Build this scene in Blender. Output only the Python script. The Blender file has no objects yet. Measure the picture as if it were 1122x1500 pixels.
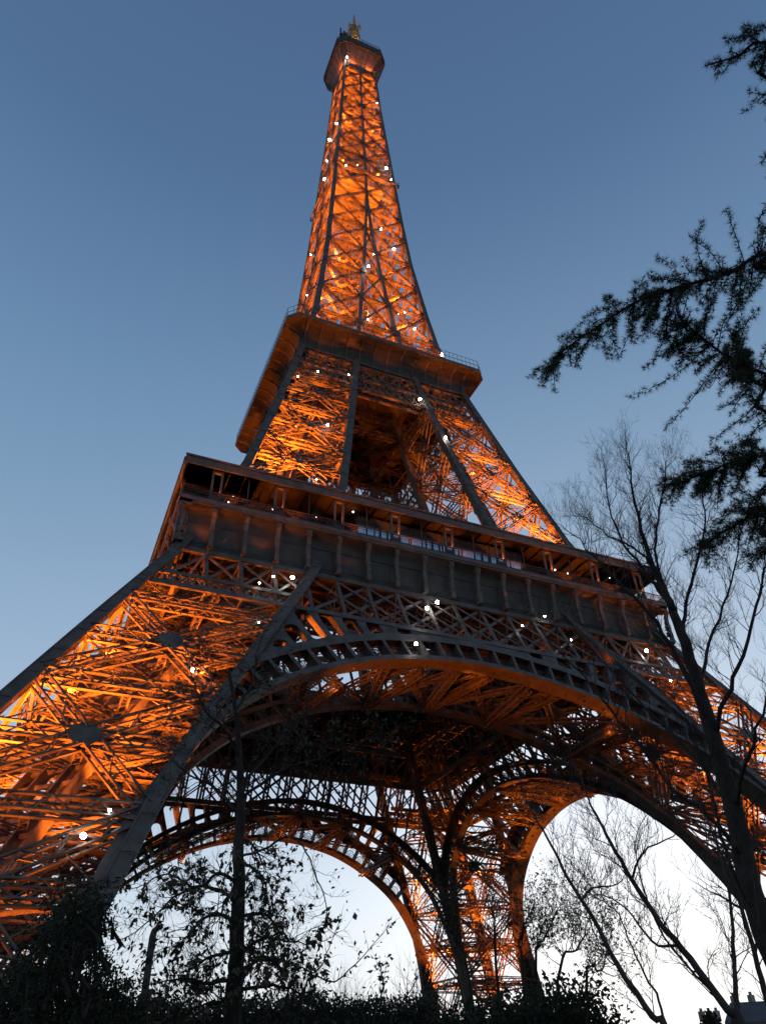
import bpy, math, random
import numpy as np
from mathutils import Vector, Matrix
R = math.radians
random.seed(7)
RNG = np.random.default_rng(7)
scene = bpy.context.scene
COL = scene.collection

# ------------------------------------------------------------------ camera
CAM = np.array((-42.374, -108.063, 1.7))
YAW, PITCH, ROLL, FPX = 0.422195, 0.647686, -0.028, 1117.16
_cy, _sy, _cp, _sp = math.cos(YAW), math.sin(YAW), math.cos(PITCH), math.sin(PITCH)
C_F = np.array((_sy*_cp, _cy*_cp, _sp))
_r = np.array((_cy, -_sy, 0.0)); _u = np.cross(_r, C_F)
C_R = math.cos(ROLL)*_r + math.sin(ROLL)*_u
C_U = -math.sin(ROLL)*_r + math.cos(ROLL)*_u
cd = bpy.data.cameras.new('camera')
cam = bpy.data.objects.new('camera', cd); COL.objects.link(cam)
cd.sensor_fit = 'VERTICAL'; cd.sensor_height = 36.0; cd.lens = FPX/1500*36.0
cd.clip_start = 0.05; cd.clip_end = 6000
cam.matrix_world = Matrix(((C_R[0], C_U[0], -C_F[0], CAM[0]), (C_R[1], C_U[1], -C_F[1], CAM[1]),
                           (C_R[2], C_U[2], -C_F[2], CAM[2]), (0, 0, 0, 1)))
scene.camera = cam

def at(px, py, d):
    """point at distance d along the sight line through a pixel of the 1122x1500 photograph"""
    v = C_F + C_R*(px-561)/FPX - C_U*(py-750)/FPX
    return CAM + v/np.linalg.norm(v)*d

# ------------------------------------------------------------------ sky, exposure
scene.view_settings.view_transform = 'Standard'
scene.view_settings.look = 'None'
scene.view_settings.exposure = 0.0
scene.view_settings.gamma = 1.0
scene.cycles.use_denoising = True
scene.cycles.max_bounces = 5
scene.cycles.diffuse_bounces = 3
scene.cycles.glossy_bounces = 3
scene.cycles.sample_clamp_indirect = 4.0
scene.cycles.use_light_tree = True
SUN_AZ, SUN_EL = R(40), R(6)          # where the sun has just gone down
world = bpy.data.worlds.new('World'); scene.world = world
world.use_nodes = True
nt = world.node_tree; N = nt.nodes; L = nt.links
N.clear()
out = N.new('ShaderNodeOutputWorld'); bg = N.new('ShaderNodeBackground')
L.new(bg.outputs[0], out.inputs[0])
tc = N.new('ShaderNodeTexCoord')
nrm = N.new('ShaderNodeVectorMath'); nrm.operation = 'NORMALIZE'
L.new(tc.outputs['Generated'], nrm.inputs[0])
sep = N.new('ShaderNodeSeparateXYZ'); L.new(nrm.outputs[0], sep.inputs[0])
ramp = N.new('ShaderNodeValToRGB')    # dusk colours by height above the horizon (z of the direction)
L.new(sep.outputs['Z'], ramp.inputs[0])
cr = ramp.color_ramp
SKY = [(0.0, (.60, .62, .62)), (0.09, (.70, .77, .82)), (0.17, (.58, .69, .80)), (0.27, (.41, .535, .70)), (0.42, (.305, .44, .61)), (0.56, (.212, .345, .515)),
       (0.72, (.138, .255, .422)), (0.87, (.083, .162, .305)), (1.0, (.066, .122, .245))]
cr.elements[0].position = SKY[0][0]; cr.elements[0].color = (*SKY[0][1], 1)
cr.elements[1].position = SKY[-1][0]; cr.elements[1].color = (*SKY[-1][1], 1)
for p_, c_ in SKY[1:-1]:
    e = cr.elements.new(p_); e.color = (*c_, 1)
dot = N.new('ShaderNodeVectorMath'); dot.operation = 'DOT_PRODUCT'
L.new(nrm.outputs[0], dot.inputs[0])
dot.inputs[1].default_value = (math.sin(SUN_AZ)*math.cos(SUN_EL), math.cos(SUN_AZ)*math.cos(SUN_EL), math.sin(SUN_EL))
def glow(power, colour, prev):
    mx = N.new('ShaderNodeMath'); mx.operation = 'MAXIMUM'; mx.inputs[1].default_value = 0
    L.new(dot.outputs['Value'], mx.inputs[0])
    pw = N.new('ShaderNodeMath'); pw.operation = 'POWER'; pw.inputs[1].default_value = power
    L.new(mx.outputs[0], pw.inputs[0])
    sc = N.new('ShaderNodeVectorMath'); sc.operation = 'SCALE'; sc.inputs[0].default_value = colour
    L.new(pw.outputs[0], sc.inputs['Scale'])
    ad = N.new('ShaderNodeVectorMath'); ad.operation = 'ADD'
    L.new(prev, ad.inputs[0]); L.new(sc.outputs[0], ad.inputs[1])
    return ad.outputs[0]
o_ = glow(6.0, (.16, .15, .14), ramp.outputs[0])
o_ = glow(26.0, (.5, .42, .34), o_)
L.new(o_, bg.inputs['Color'])
bg.inputs['Strength'].default_value = 1.0

# ------------------------------------------------------------------ helpers
class MB:
    """collects bars, tubes, boxes and leaves; build() links them as ONE mesh object"""
    def __init__(s):
        s.v = []; s.f = []; s.n = 0
        s.bp = []; s.bq = []; s.bw = []; s.bn = []
        s.sp = []; s.sq = []; s.sr = []
    def raw(s, V, F):
        V = np.asarray(V, float); s.v.append(V)
        for f in F: s.f.append(tuple(int(i)+s.n for i in f))
        s.n += len(V)
    def bar(s, p, q, w, h=None, n=(0, 0, 1)):
        s.bp.append(tuple(p)); s.bq.append(tuple(q)); s.bw.append((w, h if h else w)); s.bn.append(tuple(n))
    def seg(s, p, q, r0, r1):
        s.sp.append(tuple(p)); s.sq.append(tuple(q)); s.sr.append((r0, r1))
    def box(s, lo, hi):
        x0, y0, z0 = lo; x1, y1, z1 = hi
        s.raw([(x0,y0,z0),(x1,y0,z0),(x1,y1,z0),(x0,y1,z0),(x0,y0,z1),(x1,y0,z1),(x1,y1,z1),(x0,y1,z1)],
              [(3,2,1,0),(4,5,6,7),(0,1,5,4),(1,2,6,5),(2,3,7,6),(3,0,4,7)])
    def loft(s, rings, cap=True):
        k = len(rings[0]); V = [p for r in rings for p in r]; F = []
        for i in range(len(rings)-1):
            for j in range(k):
                a = i*k+j; b = i*k+(j+1) % k
                F.append((a, b, b+k, a+k))
        if cap:
            F.append(tuple(range(k))[::-1]); F.append(tuple(range((len(rings)-1)*k, len(rings)*k)))
        s.raw(V, F)
    def tube(s, path, radii, sides=7):
        path = [np.asarray(p, float) for p in path]; rings = []
        ref = np.array((0.31, 0.95, 0.05))
        for i, p in enumerate(path):
            d = path[min(i+1, len(path)-1)]-path[max(i-1, 0)]; d = d/(np.linalg.norm(d)+1e-9)
            a = np.cross(d, ref); a /= np.linalg.norm(a)+1e-9; b = np.cross(d, a)
            rings.append([p+radii[i]*(math.cos(t)*a+math.sin(t)*b) for t in np.arange(sides)*2*math.pi/sides])
        s.loft(rings)
    def sphere(s, c, r, nu=10, nv=6):
        V = []; F = []
        for i in range(nv+1):
            for j in range(nu):
                th = math.pi*i/nv; ph = 2*math.pi*j/nu
                V.append((c[0]+r*math.sin(th)*math.cos(ph), c[1]+r*math.sin(th)*math.sin(ph), c[2]+r*math.cos(th)))
        for i in range(nv):
            for j in range(nu):
                F.append((i*nu+j, (i+1)*nu+j, (i+1)*nu+(j+1) % nu, i*nu+(j+1) % nu))
        s.raw(V, F)
    def leaves(s, P, A, B, Nn, fold=0.18):
        """bent leaf quads: P centre/base, A half axis along, B half axis across"""
        k = len(P)
        V = np.stack([P, P+A*0.9+B+Nn*fold, P+2*A, P+A*0.9-B+Nn*fold], 1).reshape(-1, 3)
        i = np.arange(k)*4
        F = np.concatenate([np.stack([i, i+1, i+2], 1), np.stack([i, i+2, i+3], 1)])
        s.raw(V, F)
    def tris(s, P0, P1, W):
        k = len(P0)
        V = np.stack([P0-W, P0+W, P1], 1).reshape(-1, 3)
        i = np.arange(k)*3
        s.raw(V, np.stack([i, i+1, i+2], 1))
    def _bulk(s):
        if s.bp:
            p = np.array(s.bp); q = np.array(s.bq); wh = np.array(s.bw); n = np.array(s.bn, float)
            d = q-p; ln = np.linalg.norm(d, axis=1); ok = ln > 1e-6
            p, q, wh, n, d = p[ok], q[ok], wh[ok], n[ok], d[ok]/ln[ok][:, None]
            n = n-(n*d).sum(1)[:, None]*d; l2 = np.linalg.norm(n, axis=1)
            bad = l2 < 1e-3
            if bad.any():
                alt = np.tile((0.92, 0.38, 0.1), (bad.sum(), 1)); db = d[bad]
                n[bad] = alt-(alt*db).sum(1)[:, None]*db; l2 = np.linalg.norm(n, axis=1)
            n /= l2[:, None]; u = np.cross(d, n)
            U = u*wh[:, :1]/2; M = n*wh[:, 1:]/2
            V = np.stack([p-U-M, p+U-M, p+U+M, p-U+M, q-U-M, q+U-M, q+U+M, q-U+M], 1).reshape(-1, 3)
            i = (np.arange(len(p))*8)[:, None, None]
            F = (np.array([(0,1,5,4),(1,2,6,5),(2,3,7,6),(3,0,4,7),(3,2,1,0),(4,5,6,7)])[None]+i).reshape(-1, 4)
            s.raw(V, F); s.bp = []
        if s.sp:
            p = np.array(s.sp); q = np.array(s.sq); r = np.array(s.sr)
            d = q-p; d /= np.linalg.norm(d, axis=1)[:, None]+1e-9
            a = np.cross(d, (0.31, 0.95, 0.05)); a /= np.linalg.norm(a, axis=1)[:, None]+1e-9
            b = np.cross(d, a); K = 4
            rings = []
            for (c, rr) in ((p, r[:, :1]), (q, r[:, 1:])):
                for t in range(K):
                    rings.append(c+rr*(math.cos(t*2*math.pi/K)*a+math.sin(t*2*math.pi/K)*b))
            V = np.stack(rings, 1).reshape(-1, 3)
            i = (np.arange(len(p))*2*K)[:, None, None]
            F = (np.array([(t, (t+1) % K, (t+1) % K+K, t+K) for t in range(K)])[None]+i).reshape(-1, 4)
            s.raw(V, F); s.sp = []
    def mesh(s, name, mat, smooth=False):
        s._bulk()
        me = bpy.data.meshes.new(name)
        V = np.concatenate(s.v)
        me.from_pydata(V.tolist(), [], s.f)
        me.materials.append(mat)
        if smooth: me.polygons.foreach_set('use_smooth', [True]*len(me.polygons))
        me.update()
        return me
    def build(s, name, mat, parent=None, smooth=False):
        o = bpy.data.objects.new(name, s.mesh(name, mat, smooth)); COL.objects.link(o)
        if parent is not None: o.parent = parent
        return o

def empty(name, parent=None, loc=(0, 0, 0)):
    o = bpy.data.objects.new(name, None); COL.objects.link(o); o.location = loc
    o.empty_display_size = 0.5
    if parent is not None: o.parent = parent
    return o
def tag(o, label=None, cat=None, group=None, kind=None):
    if label: o['label'] = label
    if cat: o['category'] = cat
    if group: o['group'] = group
    if kind: o['kind'] = kind
    return o
def dup(root, rotz, parent=None):
    r = root.copy(); COL.objects.link(r); r.rotation_euler = (0, 0, rotz)
    if parent is not None: r.parent = parent
    for ch in list(root.children):
        c = ch.copy(); COL.objects.link(c); c.parent = r
    return r

def material(name, base, rough=0.6, var=0.25, scale=0.6, spec=0.3, metallic=0.0, tint=None, detail=6):
    m = bpy.data.materials.new(name); m.use_nodes = True
    t = m.node_tree; b = t.nodes['Principled BSDF']
    b.inputs['Roughness'].default_value = rough
    b.inputs['Specular IOR Level'].default_value = spec
    b.inputs['Metallic'].default_value = metallic
    no = t.nodes.new('ShaderNodeTexNoise'); no.inputs['Scale'].default_value = scale; no.inputs['Detail'].default_value = detail
    co = t.nodes.new('ShaderNodeTexCoord'); t.links.new(co.outputs['Object'], no.inputs['Vector'])
    rp = t.nodes.new('ShaderNodeValToRGB'); t.links.new(no.outputs['Fac'], rp.inputs[0])
    tint = tint or base
    rp.color_ramp.elements[0].position = 0.3; rp.color_ramp.elements[1].position = 0.7
    rp.color_ramp.elements[0].color = (*[c*(1-var) for c in base], 1)
    rp.color_ramp.elements[1].color = (*[min(1, c*(1+var)) for c in tint], 1)
    t.links.new(rp.outputs[0], b.inputs['Base Color'])
    return m
def emitter(name, colour, strength):
    m = bpy.data.materials.new(name); m.use_nodes = True
    t = m.node_tree; t.nodes.clear()
    e = t.nodes.new('ShaderNodeEmission'); e.inputs[0].default_value = (*colour, 1); e.inputs[1].default_value = strength
    o = t.nodes.new('ShaderNodeOutputMaterial'); t.links.new(e.outputs[0], o.inputs[0])
    return m

IRON = material("brown_iron_paint", (.070, .058, .052), 0.55, 0.35, 0.9, 0.3)
IRON_DARK = material("dark_iron_paint", (.032, .028, .026), 0.65, 0.25, 0.5)
PANEL = material("frieze_paint", (.042, .037, .034), 0.65, 0.25, 0.8)
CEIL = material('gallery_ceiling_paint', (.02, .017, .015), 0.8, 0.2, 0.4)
GLASS = material('mirror_coated_glass', (.32, .42, .54), 0.06, 0.04, 0.1, 0.5, 0.9)
LAMPWHITE = emitter('flash_lamp_glow', (1.0, .95, .88), 110.0)
CEILLAMP = emitter('ceiling_lamp_glow', (1.0, .85, .66), 6.0)
GOLD_LIT = material('gold_lit_steel', (.34, .19, .05), 0.5, 0.15, 1.0)  # antenna mast steel, the gold lamplight on it put into the base colour
BARK = material('dark_bark', (.026, .021, .019), 0.9, 0.4, 6.0, 0.15)
BARK_GREY = material('grey_bark', (.045, .038, .038), 0.9, 0.35, 6.0, 0.15)
NEEDLE = material('cedar_needles', (.028, .042, .026), 0.7, 0.35, 2.0, 0.2, tint=(.04, .05, .03))
LEAF = material('winter_leaves', (.045, .042, .025), 0.7, 0.4, 3.0, 0.2, tint=(.06, .05, .03))
EVERGREEN = material('evergreen_leaves', (.022, .03, .018), 0.7, 0.4, 2.0, 0.12)
HEDGE = material('hedge_leaves', (.036, .045, .034), 0.75, 0.4, 2.5, 0.12)
GROUND = material('gravel_and_turf', (.09, .085, .065), 0.95, 0.35, 0.4, 0.1, tint=(.06, .075, .04))
STONE = material('grey_stone', (.28, .26, .24), 0.85, 0.15, 0.2, 0.2)
SLATE = material('slate_roof', (.09, .10, .12), 0.7, 0.2, 0.5, 0.3)
WINDOW = material('dark_window_glass', (.03, .035, .045), 0.15, 0.2, 0.3, 0.5)
POSTPAINT = material('post_paint', (.03, .03, .032), 0.7, 0.2, 2.0)

# ------------------------------------------------------------------ the tower
# half widths (metres) of the outer and of the inner corner columns at each height
WZ = [0, 12, 25.5, 32.7, 38, 45.2, 50.5, 57.6, 71.3, 88.5, 110, 115.7, 126, 140, 160, 178, 195, 215, 240, 265, 280]
WV = [59.4, 53.6, 46.9, 43.4, 40.8, 37.2, 34.55, 31.6, 26.65, 22.2, 17.1, 15.9, 13.75, 12.2, 10.35, 9.3, 8.45, 7.45, 6.25, 5.3, 5.0]
VZ = [0, 10.9, 21, 26.8, 39.7, 50.7, 57.6, 71.4, 88.5, 106.6, 115.7, 128.3, 150, 170, 186, 300]
VV = [43.4, 37.8, 34.0, 31.3, 24.6, 18.8, 16.3, 12.3, 9.5, 6.85, 5.6, 4.1, 2.1, .75, 0, 0]
w = lambda z: float(np.interp(z, WZ, WV))
v = lambda z: float(np.interp(z, VZ, VV))
A3 = lambda *a: np.array(a, float)

tower = empty('lattice_tower')
tag(tower, 'tall brown wrought iron lattice tower on four curved legs, lit orange from inside', 'tower')

def girder(mb, p, q, n, d, wd, t, pitch=1.0, sides=True, lace=None):
    """lattice box girder from p to q, depth d in the plane whose normal is n, width wd along n"""
    p = np.asarray(p, float); q = np.asarray(q, float); n = np.asarray(n, float)
    ax = q-p; Ln = np.linalg.norm(ax); ax /= Ln
    n = n-n.dot(ax)*ax; n /= np.linalg.norm(n)+1e-9; u = np.cross(ax, n)
    lace = lace or t*0.5
    c = lambda s, a, b: p+ax*s+u*(a*d/2)+n*(b*wd/2)
    for a in (-1, 1):
        for b in (-1, 1): mb.bar(c(0, a, b), c(Ln, a, b), t*.8, t*1.5, n)
    k = max(2, int(round(Ln/(d*pitch))))
    for b in (-1, 1):
        for i in range(k):
            sgn = 1 if (i % 2 == 0) else -1
            mb.bar(c(Ln*i/k, -sgn, b), c(Ln*(i+1)/k, sgn, b), lace, lace*1.5, n)
    if sides:
        for a in (-1, 1):
            for i in range(k):
                sgn = 1 if (i % 2 == 0) else -1
                mb.bar(c(Ln*i/k, a, -sgn), c(Ln*(i+1)/k, a, sgn), lace*0.5, lace, n)

unit_ = lambda a: a/np.linalg.norm(a)
def disc(mb, c, n, r, th, k=8):
    n = A3(*n); n /= np.linalg.norm(n); a = np.cross(n, (0.02, 0.01, 1.0)); a /= np.linalg.norm(a); b = np.cross(n, a)
    ring = lambda o: [c+n*o+r*(math.cos(t)*a+math.sin(t)*b) for t in (np.arange(k)+.5)*2*math.pi/k]
    mb.loft([ring(-th/2), ring(th/2)])

def column(mb, fx, fy, zs, size):
    rings = []
    for z in zs:
        x, y, s = fx(z), fy(z), size(z)/2
        rings.append([A3(x-s, y-s, z), A3(x+s, y-s, z), A3(x+s, y+s, z), A3(x-s, y+s, z)])
    mb.loft(rings)
    # cover plates at the splices and angle strips along the corners, a little proud
    for z in zs[1:-1]:
        x, y, s = fx(z), fy(z), size(z)/2+.05
        x2, y2 = fx(z+.5), fy(z+.5)
        mb.loft([[A3(x-s, y-s, z), A3(x+s, y-s, z), A3(x+s, y+s, z), A3(x-s, y+s, z)],
                 [A3(x2-s, y2-s, z+.5), A3(x2+s, y2-s, z+.5), A3(x2+s, y2+s, z+.5), A3(x2-s, y2+s, z+.5)]])
    for i in range(len(zs)-1):
        a, b = zs[i], zs[i+1]
        for sx in (-1, 1):
            for sy in (-1, 1):
                sa, sb = size(a)/2, size(b)/2
                mb.bar(A3(fx(a)+sx*sa, fy(a)+sy*sa, a), A3(fx(b)+sx*sb, fy(b)+sy*sb, b), .14, .14, (1, 0, 0))

LEGZ = [0, 5.7, 11.5, 17.3, 23.1, 29, 34.7, 40.6, 45.6, 51, 57.6, 63, 70, 75.3, 80.6, 86, 91, 96, 101.5, 106, 110, 115.4]
csize = lambda z: float(np.interp(z, [0, 30, 57, 115, 190, 280], [1.2, 1.12, 1.12, 1.0, .75, .5]))
OUT = lambda z: -w(z)
INN = lambda z: -v(z)

def leg_faces():
    """the four lattice faces of the leg at the (-x,-y) corner: (function a, function b, outward normal)"""
    P = lambda fx, fy: (lambda z: A3(fx(z), fy(z), z))
    return [(P(OUT, OUT), P(INN, OUT), (0, -1, .35)), (P(OUT, OUT), P(OUT, INN), (-1, 0, .35)),
            (P(OUT, INN), P(INN, INN), (0, 1, -.45)), (P(INN, OUT), P(INN, INN), (1, 0, -.45))]

def inset(p, q, m):
    d = (q-p)/np.linalg.norm(q-p); return p+d*m, q-d*m

leg = empty('leg', tower)
for fx, fy in ((OUT, OUT), (INN, OUT), (OUT, INN), (INN, INN)):
    mb = MB(); column(mb, fx, fy, list(np.linspace(0, 115.4, 41)), csize); mb.build('corner_column', IRON, leg)
low = [5.7, 17.3, 29.0, 40.6]
mid = [57.8, 70, 80.6, 91, 101.5]
for fi, (fa, fb, n) in enumerate(leg_faces()):
    for zs, d, wd, t in ((low, 1.25, .9, .17), (mid, 1.25, .8, .16)):
        mb = gp = MB()
        for z0, z1 in zip(zs[:-1], zs[1:]):
            zc = (z0+z1)/2
            m_ = csize(zc)*.5
            for (p, q) in ((fa(z0), fb(z1)), (fb(z0), fa(z1))):
                girder(mb, *inset(p, q, m_), n, d, wd, t, 1.3 if zs is low else 1.5, False)
            if zs is low or fi == 0: girder(mb, *inset(fa(zc), fb(zc), m_), n, d*.95, wd, t, 1.3 if zs is low else 1.5, False)
            girder(mb, *inset(fa(z0), fb(z0), m_), n, d*.9, wd, t, 1.3 if zs is low else 1.5, False)
            cen = (fa(zc)+fb(zc))/2; nn = A3(*n)/np.linalg.norm(n)
            kk = .95 if zs is low else .5
            for i_, (p, q) in enumerate(((fa(z0), fb(z1)), (fb(z0), fa(z1)), (fa(zc), fb(zc)))):
                e_ = unit_(q-p)*1.15*kk; o_ = nn*(wd/2+.1+.03*i_); gp.bar(cen-e_+o_, cen+e_+o_, 1.0*kk, .06, n)
            pass
            for f in ((fa, fb) if zs is mid else ()):
                for zz in (z0, zc):
                    s_ = csize(zz)/2
                    disc(gp, f(zz)+nn*(s_+.02)+((cen-f(zz))*.07), n, .5, .1)
            for k in ((.25, .75) if zs is low else ()):     # light ties
                zz0 = z0+(z1-z0)*k; a_ = fa(zz0)*.75+fb(zz0)*.25; b_ = fa(zz0)*.25+fb(zz0)*.75
                mb.bar(a_, fa(zc), .09, .09, n); mb.bar(b_, fb(zc), .09, .09, n)
        zt = zs[-1]
        girder(mb, *inset(fa(zt), fb(zt), .6), n, d*.9, wd, t, 1.0)
        mb.build('cross_bracing', IRON, leg)
# plan bracing across the leg at every joint, lift track, stairs
mb = MB()
for z in (5.7, 11.5, 17.3, 23.1, 29, 34.7, 40.6, 44, 70, 91):
    a, b, c, d = (A3(OUT(z), OUT(z), z), A3(INN(z), OUT(z), z), A3(INN(z), INN(z), z), A3(OUT(z), INN(z), z))
    for p, q in ((a, c), (b, d), ((a+b)/2, (c+d)/2), ((a+d)/2, (b+c)/2)):
        girder(mb, *inset(p, q, .7), (0, 0, 1), .6, .6, .1, 1.3, False)
    for p, q in (((a+b)/2, (b+c)/2), ((b+c)/2, (c+d)/2), ((c+d)/2, (d+a)/2), ((d+a)/2, (a+b)/2)):
        mb.bar(p, q, .14, .14)
mb.build('plan_bracing', IRON, leg)
mb = MB()
ctr = lambda z, k=.5: -(w(z)*(1-k)+v(z)*k)
zs = list(np.linspace(3, 112, 30))
for off in (-2.1, -.9, .9, 2.1):
    for z0, z1 in zip(zs[:-1], zs[1:]):
        if z0 > 57 and abs(off) > 1: continue
        mb.bar(A3(ctr(z0, .45)+off, ctr(z0, .45)-off, z0), A3(ctr(z1, .45)+off, ctr(z1, .45)-off, z1), .22, 1.0, (1, 1, .7))
for z in list(np.linspace(3, 56, 36))+list(np.arange(60, 112, 5.2)):
    c0 = ctr(z, .45)
    hw_ = 2.2 if z < 58 else 1.0
    mb.bar(A3(c0-hw_, c0+hw_, z), A3(c0+hw_, c0-hw_, z), .2, .35, (0, 0, 1))
mb.build('lift_track', IRON, leg)
mb = MB()
k = 0
for z0, z1 in zip(np.arange(2, 56, 3.0), np.arange(5, 59, 3.0)):   # zigzag stair flights
    k += 1
    f = .72
    c0, c1 = ctr(z0, f), ctr(z1, f); s = 2.0 if k % 2 else -2.0
    if z1 > 57: s *= .6
    p, q = A3(c0-s, c0+s*.4, z0), A3(c1+s, c1-s*.4, z1)
    for o in (-.55, .55):
        oo = A3(o*.35, o, 0)
        mb.bar(p+oo, q+oo, .1, .32); mb.bar(p+oo+A3(0, 0, 1.1), q+oo+A3(0, 0, 1.1), .06, .06)
    for i in range(14):
        c = p+(q-p)*(i+.5)/14; mb.bar(c-A3(.19, .55, 0), c+A3(.19, .55, 0), .28, .05)
    mb.box((q[0]-1.0, q[1]-1.0, q[2]-.08), (q[0]+1.0, q[1]+1.0, q[2]))
mb.build('stair', IRON, leg)
# solid pier foot
for fx, fy in ((OUT, OUT), (INN, OUT), (OUT, INN), (INN, INN)):
    mb = MB(); x, y = fx(0), fy(0); mb.loft([[A3(x-2.6, y-2.6, -.5), A3(x+2.6, y-2.6, -.5), A3(x+2.6, y+2.6, -.5), A3(x-2.6, y+2.6, -.5)],
                                  [A3(x-1.5, y-1.5, 2.2), A3(x+1.9, y-1.5, 2.2), A3(x+1.9, y+1.9, 2.2), A3(x-1.5, y+1.9, 2.2)]]); mb.build('masonry_foot', STONE, leg)
for kq in (1, 2, 3): dup(leg, kq*math.pi/2, tower)

# ---- arch with its spandrel and the girder above it (one per side of the tower)
ARX = [0, 3.5, 7, 12.7, 19, 25, 29.7, 34, 36.9, 38.6]
ARZ = [39.6, 39.45, 38.95, 37.65, 35.1, 31.6, 27.1, 21, 15, 9.5]
def arch_curve(n=80):
    # smooth it: parameter = index, Catmull-Rom
    P = [A3(-ARX[1], ARZ[1])]+[A3(a, b) for a, b in zip(ARX, ARZ)]+[A3(39.6, 3)]
    pts = []
    for i in range(1, len(P)-2):
        for s in np.linspace(0, 1, 14)[:-1]:
            p0, p1, p2, p3 = P[i-1], P[i], P[i+1], P[i+2]
            pts.append(.5*((2*p1)+(-p0+p2)*s+(2*p0-5*p1+4*p2-p3)*s*s+(-p0+3*p1-3*p2+p3)*s**3))
    pts = np.array(pts)
    pts = np.concatenate([pts[:0:-1]*(-1, 1), pts])
    L_ = np.concatenate([[0], np.cumsum(np.linalg.norm(np.diff(pts, axis=0), axis=1))])
    s = np.linspace(0, L_[-1], n)
    return np.stack([np.interp(s, L_, pts[:, 0]), np.interp(s, L_, pts[:, 1])], 1)
NA = 93
ARC = arch_curve(NA)                        # posts stand at every second point
TAN = np.gradient(ARC, axis=0); TAN /= np.linalg.norm(TAN, axis=1)[:, None]
NRM = np.stack([-TAN[:, 1], TAN[:, 0]], 1)  # away from the opening
RIB = 3.4
def onface(x, z, dep=0.0):                  # on the inclined front face; dep metres behind it
    return A3(x, -w(z)+dep, z)
def band(mb, lo, hi, d0, d1, keep=lambda x, z: True):
    """solid curved band between normal offsets lo..hi and depths d0..d1"""
    rings = []
    for (x, z), nm in zip(ARC, NRM):
        a = (x+nm[0]*lo, z+nm[1]*lo); b = (x+nm[0]*hi, z+nm[1]*hi)
        if not keep(*b) or z < 8:
            if len(rings) > 1: mb.loft(rings)
            rings = []; continue
        rings.append([onface(*a, d0), onface(*b, d0), onface(*b, d1), onface(*a, d1)])
    if len(rings) > 1: mb.loft(rings)
inside = lambda x, z: abs(x) < v(z)+.3 and z > 8
arch = empty('arch', tower)
mb = MB()
band(mb, 0, .12, -.25, 2.3); band(mb, .12, .62, -.25, .05); band(mb, .12, .5, 2.0, 2.3)
mb.build('intrados_band', IRON, arch)
mb = MB()
band(mb, RIB-.12, RIB, -.28, 2.2, inside); band(mb, RIB, RIB+.45, -.28, .02, inside); band(mb, RIB-.55, RIB-.12, -.28, .02, inside)
mb.build('extrados_band', IRON, arch)
mb = fan = MB()
for i in range(0, NA-1):
    (x, z), nm, tn = ARC[i], NRM[i], TAN[i]
    e = (x+nm[0]*RIB, z+nm[1]*RIB)
    if z < 12: continue
    hi = RIB
    if not inside(*e):
        hi = next((h for h in np.arange(RIB, .2, -.15) if inside(x+nm[0]*h, z+nm[1]*h)), 0)
    if hi < .7: continue
    if i % 2 == 0:
        a = onface(x+nm[0]*.1, z+nm[1]*.1, .65); b = onface(x+nm[0]*hi, z+nm[1]*hi, .65)
        t3 = onface(x+tn[0], z+tn[1], 1.0)-onface(x, z, 1.0)
        mb.bar(a, b, 1.4, .14, t3)          # deep radial plate
        a = onface(x+nm[0]*.1, z+nm[1]*.1, -.2); b = onface(x+nm[0]*hi, z+nm[1]*hi, -.2)
        mb.bar(a, b, .36, .12, (0, 1, 0))    # its face strip
    else:
        if hi < RIB-.2: continue
        hw = np.linalg.norm(ARC[i+1]-ARC[i-1])/2-.25
        for dep in (.7,):               # fan ornament: arc and spokes
            P2 = lambda a, r, h0=.5: onface(x+nm[0]*(h0+math.sin(a)*r*1.15)+tn[0]*math.cos(a)*r, z+nm[1]*(h0+math.sin(a)*r*1.15)+tn[1]*math.cos(a)*r, dep)
            an = np.linspace(0, math.pi, 9)
            for r_ in (hw, hw*1.0):
                for a0, a1 in zip(an[:-1], an[1:]): fan.bar(P2(a0, r_, 1.0), P2(a1, r_, 1.0), .09, .09, (0, 1, 0))
            for a0, a1 in zip(an[:-1], an[1:]): fan.bar(P2(a0, hw*.35), P2(a1, hw*.35), .08, .08, (0, 1, 0))
            for a0 in an[1:-1]: fan.bar(P2(a0, hw*.35), P2(a0, hw, 1.0), .08, .08, (0, 1, 0))
            for sg in (-1, 1):              # scrolls in the upper corners
                c = (x+nm[0]*2.75+tn[0]*sg*hw*.72, z+nm[1]*2.75+tn[1]*sg*hw*.72)
                cc = [onface(c[0]+.22*math.cos(q), c[1]+.22*math.sin(q), dep) for q in np.linspace(0, 2*math.pi, 7)]
                for a0, a1 in zip(cc[:-1], cc[1:]): fan.bar(a0, a1, .06, .06, (0, 1, 0))
            fan.bar(onface(x-tn[0]*(hw+.25)+nm[0]*2.3, z-tn[1]*(hw+.25)+nm[1]*2.3, dep), onface(x+tn[0]*(hw+.25)+nm[0]*2.3, z+tn[1]*(hw+.25)+nm[1]*2.3, dep), .07, .07, (0, 1, 0))
mb.build('arcade_web', IRON, arch)

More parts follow.
